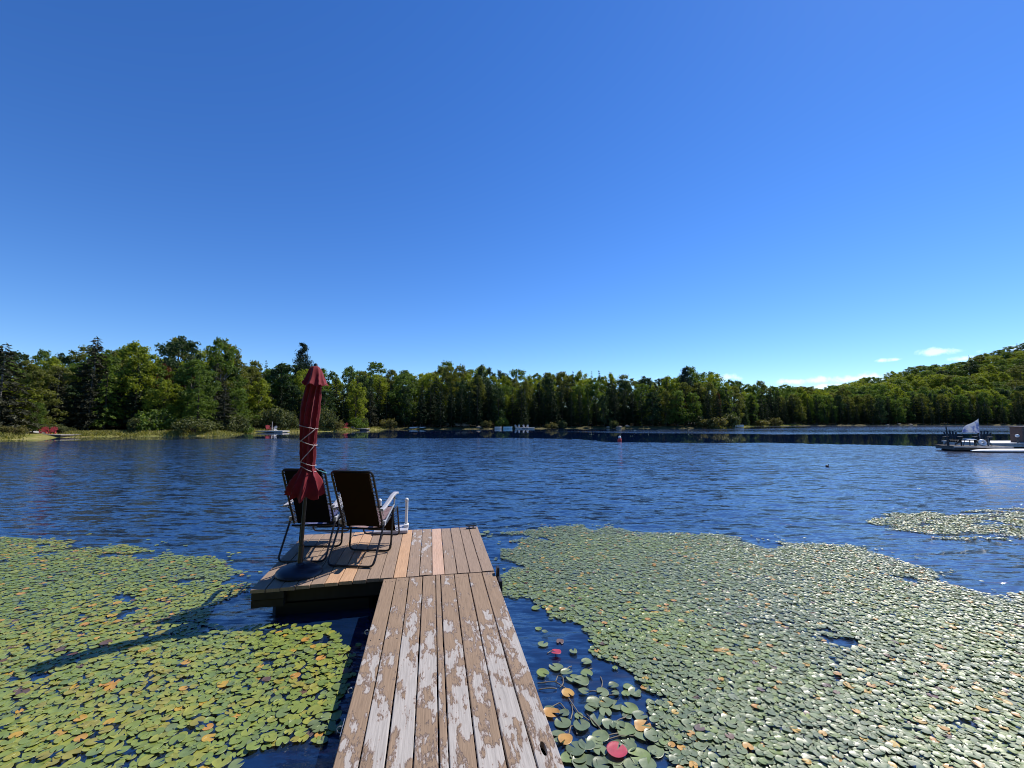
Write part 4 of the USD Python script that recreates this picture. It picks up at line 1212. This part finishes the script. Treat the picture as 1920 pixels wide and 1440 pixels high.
info = []
for x, y, r, m_, tn in pads:
    px, py, dist = pixel_of(x, y) if y > 0.6 else (-9999, 0, 99)
    seen = -10 < px < 1930 and py < 1450
    info.append((dist / r if seen else 1e9, x, y, r, m_, pad_tone(m_, x, y, lrng) if tn is None else tn, px, py))
info.sort(key=lambda t: t[0])
single = [t for t in info[:292]]
names = {'red': 'red'}
rest = {'left': [], 'right': [], 'far': []}
redn = 0
for i, (_, x, y, r, m_, tn, px, py) in enumerate(info):
    if tn > 0.988 or i < 292:
        m = place_pad(x, y, r, lrng, 0.034 if m_ == 'red' else None, 0.05 if m_ == 'red' else None)
        side = 'left' if x < -0.3 - 0.19 * y else 'right'
        near = ('in the bottom row' if py > 1410 else 'in second row up' if py > 1375 else 'in third row up' if py > 1335 else 'in fourth row up' if py > 1290 else 'further out')
        cols = ((110, 'in the bottom left corner'), (210, 'right of the left corner'), (310, 'below the umbrella shadow tip'), (410, 'midway from edge to walkway'), (510, 'nearing the walkway'), (800, 'beside the walkway'), (1300, 'by the stalks'), (1450, 'left in right mat'),
                (1620, 'midway in right mat'), (1790, 'right in right mat'), (9999, 'at the right edge'))
        at_ = next(t_ for lim, t_ in cols if px < lim)
        sz = 'large' if r > 0.056 else 'small' if r < 0.043 else 'middling'
        if tn > 0.988:
            redn += 1
            lab, grp = ('bright red lily pad floating by the walkway near the bottom edge', None) if py > 1350 else ('pinkish red lily pad among loose stems right of the walkway', None)
        else:
            col = 'yellow' if 0.845 < tn < 0.933 else 'brown withered' if tn >= 0.933 else 'yellowish green' if tn > 0.6 else 'green'
            if m_ == 'loose':
                lab = f'{sz} {col} lily pad loose {near}, among bare stalks' if x > -0.5 and py > 1100 else f'{sz} {col} lily pad floating loose beside the platform'
            else:
                lab = f"{sz} {col} lily pad {near}, {at_}"
            grp = lab.replace('lily pad', 'lily pads')
        if abs(tn - 0.995) > 0.01 and tn > 0.845:
            pass
        put('lily_pad', m, pad_mat, smooth=True, prim={'tone': np.full(len(m[0]), tn), 'pc': m[0] + [tn * 9, 0, 0]}, label=lab, cat='lily pad', group=grp)
    else:
        rest[m_ if m_ in rest else ('right' if x > -0.5 else 'left')].append((x, y, r, tn))
for key, lab in (('left', 'dense floating mat of small lily pads left of the platform'), ('right', 'dense floating mat of small lily pads right of the walkway'), ('far', 'glinting patch of lily pads on open water at far right')):
    V, Fc, T_ = [], [], []
    n = 0
    for x, y, r, tn in rest[key]:
        v, f = place_pad(x, y, r, lrng, cup=lrng.uniform(0.02, 0.12) + (lrng.uniform(0.0, 0.20) if key == 'far' else 0.11 * float(smoothstep(1.5, 6.0, x)) * lrng.uniform()), far=y > 4.2)
        V.append(v); Fc.append(f + n); T_.append(np.full(len(v), tn)); n += len(v)
    V = np.vstack(V); T_ = np.concatenate(T_)
    put('lily_pad_mat', (V, np.vstack(Fc)), pad_mat, smooth=True, prim={'tone': T_, 'pc': V + np.stack([T_ * 9, 0 * T_, 0 * T_], -1)}, kind='stuff', label=lab, cat='lily pads')

# bare stems at the surface
stem_mat = plain('lily_stem_look', (0.16, 0.13, 0.085), 0.5, 0, 0.2, 20)
STEMS = [[(1008, 1282), (1040, 1280), (1062, 1292)], [(1042, 1278), (1046, 1268), (1056, 1272), (1056, 1284), (1050, 1290)], [(1010, 1294), (1044, 1292)], [(1028, 1330), (1050, 1320), (1064, 1336)],
         [(1066, 1310), (1075, 1325), (1085, 1340), (1105, 1352)], [(1072, 1322), (1074, 1338), (1070, 1350)], [(1100, 1340), (1114, 1356), (1130, 1372)], [(1150, 1358), (1160, 1352), (1172, 1348), (1176, 1340)],
         [(1138, 1388), (1165, 1382), (1195, 1382)], [(1136, 1382), (1166, 1376)], [(1066, 1380), (1070, 1364), (1078, 1364), (1082, 1378)], [(1126, 1270), (1130, 1282), (1128, 1290)], [(1104, 1298), (1120, 1298)],
         [(1100, 1262), (1110, 1254)], [(1026, 1226), (1034, 1222), (1043, 1222), (1042, 1230)], [(1062, 1256), (1072, 1250)], [(1140, 1305), (1150, 1306), (1160, 1304)]]
for st in STEMS:
    pts = np.array([W(a, b, 0.004) for a, b in st])
    s = np.linspace(0, len(pts) - 1, 12)
    pts = np.stack([np.interp(s, range(len(pts)), pts[:, k]) for k in range(3)], -1)
    pts[:, 2] += 0.003 + 0.006 * np.sin(np.linspace(0, 3.1, 12))
    put('floating_weed', tube(pts, 0.0042, 5), stem_mat, smooth=True, label='bare curved weed stalk floating in the open water right of the walkway', cat='weed', group='bare weed stalks right of the walkway')

# ------------------------------------------------------------------ wooden garden chairs, docks and boats on the shores
red_paint = plain('red_chair_paint_look', (0.42, 0.045, 0.045), 0.5, 0, 0.12, 6)
black_paint = plain('black_chair_paint_look', (0.012, 0.012, 0.014), 0.5, 0, 0.12, 6)
white_paint = plain('white_paint_look', (0.52, 0.51, 0.49), 0.5, 0, 0.08, 4)
weathered = plain('weathered_board_look', (0.42, 0.39, 0.35), 0.85, 0, 0.18, 5)
dark_board = plain('dark_board_look', (0.09, 0.075, 0.06), 0.85, 0, 0.2, 5)
brown_board = plain('brown_board_look', (0.10, 0.055, 0.038), 0.7, 0, 0.2, 8)


def adirondack(T, material, label, group=None):
    """A slatted garden chair facing -y."""
    t = thing('garden_chair', T, label, 'chair', group)
    for s in (-1, 1):
        put('arm', box(s * 0.34 - 0.07, s * 0.34 + 0.07, -0.42, 0.32, 0.56, 0.585), material, t)
        put('leg', box(s * 0.30 - 0.02, s * 0.30 + 0.02, -0.38, -0.26, 0, 0.558), material, t)
        v, f = box(s * 0.255 - 0.018, s * 0.255 + 0.018, -0.36, 0.55, 0.0, 0.12)
        v[:, 2] += np.interp(v[:, 1], [-0.36, 0.55], [0.24, 0.0])
        put('leg', (v, f), material, t)
    for k in range(5):
        y = -0.38 + k * 0.115
        z = 0.375 - (y + 0.38) * 0.28
        put('seat_slat', box(-0.27, 0.27, y, y + 0.095, z, z + 0.02), material, t)
    for k in range(5):
        x = (k - 2) * 0.105
        h = 0.99 - 0.03 * (k - 2) ** 2
        v, f = box(x - 0.046, x + 0.046, 0.0, 0.02, 0.22, h)
        v[:, 0] += (v[:, 2] - 0.22) * (k - 2) * 0.06
        v[:, 1] += 0.14 + (v[:, 2] - 0.22) * 0.38
        put('back_slat', (v, f), material, t)
    return t


def float_dock(name, T, w, d, h, n, label, top, side, cat='dock'):
    t = thing(name, T, label, cat)
    for k in range(n):
        a, b = -w / 2 + w * k / n + 0.01, -w / 2 + w * (k + 1) / n - 0.01
        put('plank', box(a, b, -d / 2, d / 2, h - 0.04, h), top, t)
    put('frame', box(-w / 2 + 0.02, w / 2 - 0.02, -d / 2 + 0.02, d / 2 - 0.02, h - 0.2, h - 0.045), side, t)
    for s in (-1, 1):
        put('float', box(s * w * 0.3 - w * 0.14, s * w * 0.3 + w * 0.14, -d / 2 + 0.1, d / 2 - 0.1, -0.2, h - 0.205, 0.04), side, t)
    return t


def boat(T, L, B, H_, hullm, inm, label, cat='boat', canopy=None):
    t = thing('row_boat' if cat == 'boat' else cat.replace(' ', '_'), T, label, cat)
    xs = np.linspace(-L / 2, L / 2, 15)
    def hullm_(inset, z0, z1):
        v, n = [], 9
        for x in xs:
            s = (x + L / 2) / L
            w = (B / 2 - inset) * (1 - max(0, (s - 0.45) / 0.55) ** 2.2) * (0.85 + 0.15 * min(1, s * 4)) + 0.005
            for k in range(n):
                a = math.pi * k / (n - 1)
                v.append([x * (1 - inset / L), -w * math.cos(a), z1 + 0.12 * s ** 3 * H_ - (z1 - z0) * math.sin(a) ** 0.6])
        f = []
        for i in range(len(xs) - 1):
            for k in range(n - 1):
                o = i * n + k
                f += [[o, o + n, o + n + 1], [o, o + n + 1, o + 1]]
        for k in range(1, n - 1):
            f.append([0, k, k + 1])
        return np.array(v), np.array(f)
    put('hull', hullm_(0, -0.1, H_), hullm, t, smooth=40)
    put('interior', hullm_(0.05, 0.12, H_ - 0.03), inm, t, smooth=40)
    for x in (-L * 0.25, L * 0.08):
        put('seat', box(x - 0.12, x + 0.12, -B * 0.42, B * 0.42, H_ * 0.7, H_ * 0.7 + 0.04), inm, t)
    return t


def shore_T(px, py, z=0.0, rz=0.0, s=1.0):
    return frame(W(px, py, 0.0) * [1, 1, 0] + [0, 0, z], rz, (s, s, s))


# far left: ramp, float, chairs, kayak
D1 = 51.0
p = AT(103, D1)
float_dock('floating_dock', frame((p[0], p[1], 0)), 4.6, 2.4, 0.34, 14, 'low grey floating dock under the two red chairs at far left', weathered, dark_board)
rt = thing('dock_ramp', frame(AT(70, D1 + 0.3)), 'long pale ramp sloping down to the floating dock at far left', 'ramp')
for k in range(16):
    x = -1.7 + 3.3 * k / 16
    v, f = box(x, x + 0.19, -0.7, 0.7, 0, 0.05)
    v[:, 2] += np.interp(v[:, 0], [-1.7, 1.6], [0.95, 0.40])
    put('plank', (v, f), white_paint, rt)
for s in (-0.72, 0.66):
    v, f = box(-1.7, 1.6, s, s + 0.05, -0.16, -0.005)
    v[:, 2] += np.interp(v[:, 0], [-1.7, 1.6], [0.95, 0.40])
    put('side_rail', (v, f), dark_board, rt)
for px, lab in ((87, 'left of two red slatted garden chairs on the grey dock'), (104, 'right of two red slatted garden chairs on the grey dock')):
    p = AT(px, D1 - 0.2, 0.345)
    adirondack(frame(p, math.radians(30), (0.92,) * 3), red_paint, lab)
boat(frame(AT(64, D1 - 1.4, 0.06), 0.1), 2.6, 0.7, 0.24, plain('yellow_kayak_look', (0.62, 0.44, 0.14), 0.4, 0, 0.06, 4), white_paint, 'pale yellow kayak floating below the ramp at far left', 'kayak')
p = AT(22, shore_depth(22) + 3.6)
boat(frame((p[0], p[1], float(height(p[:1], p[1:2])[0]) + 0.35), 0.15), 2.6, 0.75, 0.32, plain('orange_canoe_look', (0.50, 0.14, 0.06), 0.45, 0, 0.06, 4), dark_board, 'orange-red canoe lying in the grass at far left', 'canoe')
# white float left of the umbrella
D2 = 70.0
p = AT(514, D2)
float_dock('floating_dock', frame((p[0], p[1], 0)), 4.4, 2.2, 0.30, 12, 'white and grey floating dock left of the umbrella', white_paint, weathered)
adirondack(frame(AT(505, D2, 0.305), math.radians(40), (0.95,) * 3), red_paint, 'single red garden chair on the white dock left of the umbrella')
adirondack(frame(AT(517, D2 + 0.3, 0.305), math.radians(-10), (0.8,) * 3), white_paint, 'white garden chair beside the red one on the white dock')
put('mooring_post', tube([AT(512.5, D2 + 0.9, 0.2), AT(512.5, D2 + 0.9, 1.75)], 0.06, 10), weathered, smooth=40, label='pale upright post behind the white dock left of the umbrella', cat='post')
# right of the umbrella
D3 = 82.0
for px, dd, rz_, lab in ((641, 0, 0.6, 'left red garden chair at the water right of the umbrella'), (648, 0.9, -0.4, 'right red garden chair at the water right of the umbrella')):
    p = AT(px, D3 + dd)
    adirondack(frame((p[0], p[1], max(0.1, float(height(p[:1], p[1:2])[0]))), rz_, (1.15,) * 3), red_paint, lab)
p = AT(676, 85.5)
float_dock('floating_dock', frame((p[0], p[1], 0)), 3.5, 2.0, 0.34, 10, 'low pale floating dock right of the umbrella', white_paint, dark_board)
wb = thing('cooler_box', frame(AT(663, 85.6, 0.345)), 'small white box on the low pale dock right of the umbrella', 'box')
put('body', box(-0.28, 0.28, -0.2, 0.2, 0, 0.3, 0.02), white_plastic, wb)
put('lid', box(-0.29, 0.29, -0.21, 0.21, 0.303, 0.37, 0.02), white_plastic, wb)
# boats under the trees
for px, dd, L_, hm, lab in ((777, 96, 1.9, white_paint, 'white rowing boat moored under the dark trees, left one'), (793, 96, 1.3, white_paint, 'short white boat right beside the moored rowing boat'),
                            (934, 99, 1.6, weathered, 'pale narrow boat left of the teal boat'), (952, 100, 2.2, plain('teal_hull_look', (0.30, 0.46, 0.48), 0.4, 0, 0.06, 4), 'pale teal boat under the trees in mid shore')):
    boat(frame(AT(px, dd), 0.25), L_, 0.95, 0.5, hm, white_paint, lab)
p = AT(984, 101)
float_dock('floating_dock', frame((p[0], p[1], 0)), 4.6, 1.8, 0.3, 12, 'long pale dock carrying the white chairs in mid shore', white_paint, weathered)
for k, (px, lab) in enumerate(((967, 'first from left of four white chairs on the mid-shore dock'), (973, 'second from left of four white chairs on the mid-shore dock'), (982, 'third from left of four white chairs on the mid-shore dock'), (989, 'rightmost of four white chairs on the mid-shore dock'))):
    adirondack(frame(AT(px, 101, 0.305), 0.3 * (-1) ** k, (0.62, 0.62, 0.68)), white_paint, lab)
boat(frame(AT(1382, 118, 0.1), 0.2), 3.6, 1.1, 0.6, weathered, white_paint, 'grey-white boat pulled up beside the yellowish bushes')
# rocks along the middle shore
rock_mat = plain('rock_look', (0.20, 0.165, 0.125), 0.9, 0, 0.3, 3, 0.2)
for px, s, lab in ((838, 0.9, 'brown boulder in the clearing above the shore, leftmost'), (858, 1.2, 'brown boulder in the clearing above the shore, middle'), (872, 1.5, 'largest brown boulder in the clearing above the shore'), (898, 0.8, 'boulder at the water left of the yellowish shrub'),
                   (1140, 0.8, 'boulder on the bank left of the buoy'), (1160, 1.1, 'boulder on the bank above the buoy'), (1175, 0.7, 'boulder on the bank right of the buoy'), (1660, 0.9, 'pale rock at the foot of the hill, leftmost'), (1683, 0.8, 'pale rock at the foot of the hill, middle'), (1704, 1.0, 'pale rock at the foot of the hill, rightmost')):
    m = trimesh.creation.icosphere(2, 1.0)
    v = np.array(m.vertices)
    v *= (0.8 + 0.5 * meshkit.fbm(v * 1.4 + px, 3, 2))[:, None] * [0.75 * s, 0.6 * s, 0.4 * s]
    D = shore_depth(px) + (4.0 if px < 880 else 1.2)
    p = AT(px, D)
    put('boulder', (v + [p[0], p[1], float(height(p[:1], p[1:2])[0]) + 0.15 + (0.5 if px < 880 else 0)], m.faces), rock_mat, smooth=35, label=lab, cat='rock')
# cottage
p = AT(676, 104)
ct = thing('cottage', frame((p[0], p[1], float(height(p[:1], p[1:2])[0]))), 'cottage with pinkish brown roof half hidden in trees right of the umbrella', 'house')
put('wall', box(-2.6, 2.6, -2, 2, -0.3, 2.6), plain('cottage_wall_look', (0.30, 0.22, 0.18), 0.8, 0, 0.1, 2), ct)
rv = np.array([[-3, -2.5, 2.5], [3, -2.5, 2.5], [3, 2.5, 2.5], [-3, 2.5, 2.5], [-3, 0, 4.6], [3, 0, 4.6]])
put('roof', (rv, np.array([[0, 1, 5], [0, 5, 4], [2, 3, 4], [2, 4, 5], [0, 4, 3], [1, 2, 5], [0, 3, 2], [0, 2, 1]])), plain('cottage_roof_look', (0.34, 0.20, 0.17), 0.8, 0, 0.15, 3), ct)
for x in (-1.2, 1.2):
    put('window', box(x - 0.45, x + 0.45, -2.06, -2.003, 1.0, 2.0), plain(f'cottage_window_look_{int(x > 0)}', (0.03, 0.04, 0.05), 0.1, 0, 0.1, 2), ct)

# buoy and the dark bird-like float
b = thing('marker_buoy', frame(W(1162, 827)), 'small red and white marker buoy on the lake in the middle', 'buoy')
put('body', revolve([(0.001, -0.2), (0.12, -0.12), (0.2, 0.02), (0.2, 0.14), (0.13, 0.24), (0.10, 0.28)], 20), plain('buoy_red_look', (0.62, 0.05, 0.03), 0.4, 0, 0.05, 4), b, smooth=40)
put('top', revolve([(0.10, 0.283), (0.14, 0.34), (0.12, 0.44), (0.06, 0.49), (0.001, 0.50)], 20), white_plastic, b, smooth=40)
fb = thing('dark_float', frame(W(1551, 875)), 'tiny dark float alone on the open water right of centre', 'float')
put('body', xf(trimesh.creation.icosphere(2, 0.06), s=(1.2, 0.8, 0.8), loc=(0, 0, 0.03)), black_paint, fb, smooth=True)
put('stalk', tube([[0.05, 0, 0.04], [0.075, 0, 0.11]], 0.014, 6), black_paint, fb, smooth=True)

# ------------------------------------------------------------------ raft with chairs at the right
RX0, RY0 = 27.9, 27.6
def rp(px, dd, z):
    return AT(px, dd, z)
RAFT = frame((28.55, 27.75, 0), math.radians(-12))
raft = thing('swim_raft', RAFT, 'dark swimming raft with pale rim carrying two black chairs, far right', 'raft')
ra, rb, rd = 0.0, 3.1, 1.75
n = 14
for k in range(n):
    a, b_ = ra + (rb - ra) * k / n + 0.006, ra + (rb - ra) * (k + 1) / n - 0.006
    put('plank', box(a, b_, 0.06, rd, 0.30, 0.335), dark_board, raft)
put('rim', box(ra - 0.03, rb, -0.02, 0.05, 0.24, 0.34, 0.01), weathered, raft)
put('frame', box(ra + 0.03, rb - 0.03, 0.07, rd - 0.05, 0.10, 0.295), dark_board, raft)
for a, b_ in ((ra + 0.25, ra + 1.1), (ra + 1.5, rb - 0.2)):
    put('float', box(a, b_, 0.15, rd - 0.15, -0.3, 0.098, 0.05), float_mat, raft)
sd = thing('shore_dock', frame((0, 0, 0)), 'pale dock section running right from the raft out of the picture', 'dock')
da, db = AT(1836, 31.0)[0], AT(1990, 31.0)[0]
for k in range(26):
    a, b_ = da + (db - da) * k / 26 + 0.006, da + (db - da) * (k + 1) / 26 - 0.006
    put('plank', box(a, b_, 30.45, 34.0, 0.35, 0.39), white_paint, sd)
put('frame', box(da + 0.05, db, 30.5, 33.9, 0.12, 0.345), weathered, sd)
put('float', box(da + 0.3, db, 30.7, 33.7, -0.3, 0.115, 0.05), float_mat, sd)
pb = thing('paddle_board', frame((0, 0, 0)), 'long white paddle board floating in front of the raft at right edge', 'board')
pts = [(x, 26.95, 0.10 + 0.05 * max(0, (30 - x) / 1.4) ** 2 * 0.3) for x in np.linspace(28.75, 35.0, 14)]
rr_ = np.concatenate([[0.05, 0.14, 0.2], np.full(9, 0.22), [0.18, 0.08]])
v, f = tube(pts, rr_, 12)
v = (v - [0, 26.95, 0.10]) * [1, 1.5, 0.55] + [0, 26.95, 0.10]
put('deck', (v, f), white_plastic, pb, smooth=50)
put('fin', box(34.4, 34.6, 26.94, 26.96, -0.2, -0.01), black_paint, pb)
adirondack(frame((RAFT @ np.array([0.55, 0.95, 0.337, 1]))[:3], math.radians(-30)), black_paint, 'black slatted garden chair at the left end of the raft')
adirondack(frame((RAFT @ np.array([2.25, 1.0, 0.337, 1]))[:3], math.radians(-62), (1, 1, 1)), black_paint, 'black slatted garden chair under the flag on the raft')
tb = thing('side_table', frame((RAFT @ np.array([1.35, 0.75, 0.337, 1]))[:3]), 'low table with rounded white top between the black chairs', 'table')
put('table_top', xf(revolve([(0.001, 0.46), (0.2, 0.455), (0.32, 0.43), (0.33, 0.40), (0.001, 0.395)], 20)), white_plastic, tb, smooth=40)
for a in (0.8, 2.4, 3.9, 5.5):
    put('leg', tube([[0.22 * math.cos(a), 0.22 * math.sin(a), 0.40], [0.3 * math.cos(a), 0.3 * math.sin(a), 0.0]], 0.018, 6), black_paint, tb, smooth=True)
th = np.linspace(0, 2 * math.pi, 25)[:-1]
rg_ = thing('swim_ring', frame((RAFT @ np.array([1.75, 0.35, 0.337, 1]))[:3], 0, (0.75, 0.75, 0.75)), 'white inflatable ring leaning by the black chair on the raft', 'swim ring')
put('ring', tube([[0.22 * math.cos(t), 0.05 * math.sin(t), 0.30 + 0.2 * math.sin(t)] for t in th], 0.1, 10, closed=True), white_plastic, rg_, smooth=True)
put('valve', tube([[0, -0.12, 0.5], [0, -0.15, 0.52]], 0.012, 6), grey_plastic, rg_)
put('raft_post', tube([(RAFT @ np.array([0.08, 0.7, 0.3, 1]))[:3], (RAFT @ np.array([0.08, 0.7, 1.6, 1]))[:3]], 0.035, 8), black_steel, smooth=40, label='thin dark post at the left corner of the raft', cat='post')
fl = thing('flag', frame((RAFT @ np.array([2.28, 1.25, 0.337, 1]))[:3], 0, (0.9, 0.9, 0.95)), 'blue and white flag drooping from its pole on the raft', 'flag')
put('pole', tube([[0, 0, 0], [0, 0, 1.86]], 0.016, 8), galv, fl, smooth=40)
flag_mat = node_material('flag_look', {'co': ('geometry', {}), 'n': ('noise_texture', {'scale': 3.5, 'detail': 4.0}), 'r': ('rgb_ramp', {'ramp': [(0.34, (0.28, 0.36, 0.62)), (0.44, (0.62, 0.66, 0.78)), (0.52, (0.82, 0.83, 0.84))]}),
                                       'd': ('principled_bsdf', {'roughness': 0.8}), 't': ('translucent_bsdf', {}), 'out': ('mix_closure', {'fac': 0.5})},
                         [('co.position', 'n.vector'), ('n.fac', 'r.fac'), ('r.color', 'd.base_color'), ('r.color', 't.color'), ('d.BSDF', 'out.closure1'), ('t.BSDF', 'out.closure2')], surface='out.closure')
fv, ff = [], []
nx_, nz_ = 16, 9
for side in (0, 1):
    for i in range(nx_):
        s = i / (nx_ - 1)
        for j in range(nz_):
            t = j / (nz_ - 1)
            zt, zb_ = 1.84 - 0.62 * s ** 0.9, 0.86 + 0.06 * s
            fv.append([-1.28 * s, 0.10 * s * math.sin(9 * s + 2 * t) + side * 0.004, zb_ + (zt - zb_) * t])
for i in range(nx_ - 1):
    for j in range(nz_ - 1):
        o = i * nz_ + j
        m_ = nx_ * nz_
        ff += [[o, o + nz_, o + nz_ + 1], [o, o + nz_ + 1, o + 1], [m_ + o, m_ + o + nz_ + 1, m_ + o + nz_], [m_ + o, m_ + o + 1, m_ + o + nz_ + 1]]
put('cloth', (np.array(fv), np.array(ff)), flag_mat, fl, smooth=True)
bx_ = thing('deck_box', frame(AT(1918, 31.3, 0.395)), 'tall brown wooden box on the dock at the right edge', 'box')
for k in range(6):
    put('slat', box(-0.62 + 0.0, 0.7, -0.3, -0.27, 0.02 + k * 0.18, 0.18 + k * 0.18), brown_board, bx_)
put('body', box(-0.6, 0.68, -0.265, 0.5, 0, 1.1), brown_board, bx_)
put('lid', box(-0.66, 0.74, -0.33, 0.55, 1.105, 1.15, 0.01), brown_board, bx_)
put('handle', tube([[-0.35, -0.31, 0.27], [0.4, -0.31, 0.27]], 0.03, 8), weathered, bx_, smooth=40)
put('fender_ball', xf(trimesh.creation.icosphere(2, 0.11), loc=AT(1901, 30.6, 0.9)), white_plastic, smooth=True, label='white ball fender on top of a short dock post at right', cat='fender')
put('dock_post', tube([AT(1901, 30.6, 0.39), AT(1901, 30.6, 0.8)], 0.04, 8), dark_board, smooth=40, label='short dark dock post under the white ball fender', cat='post')
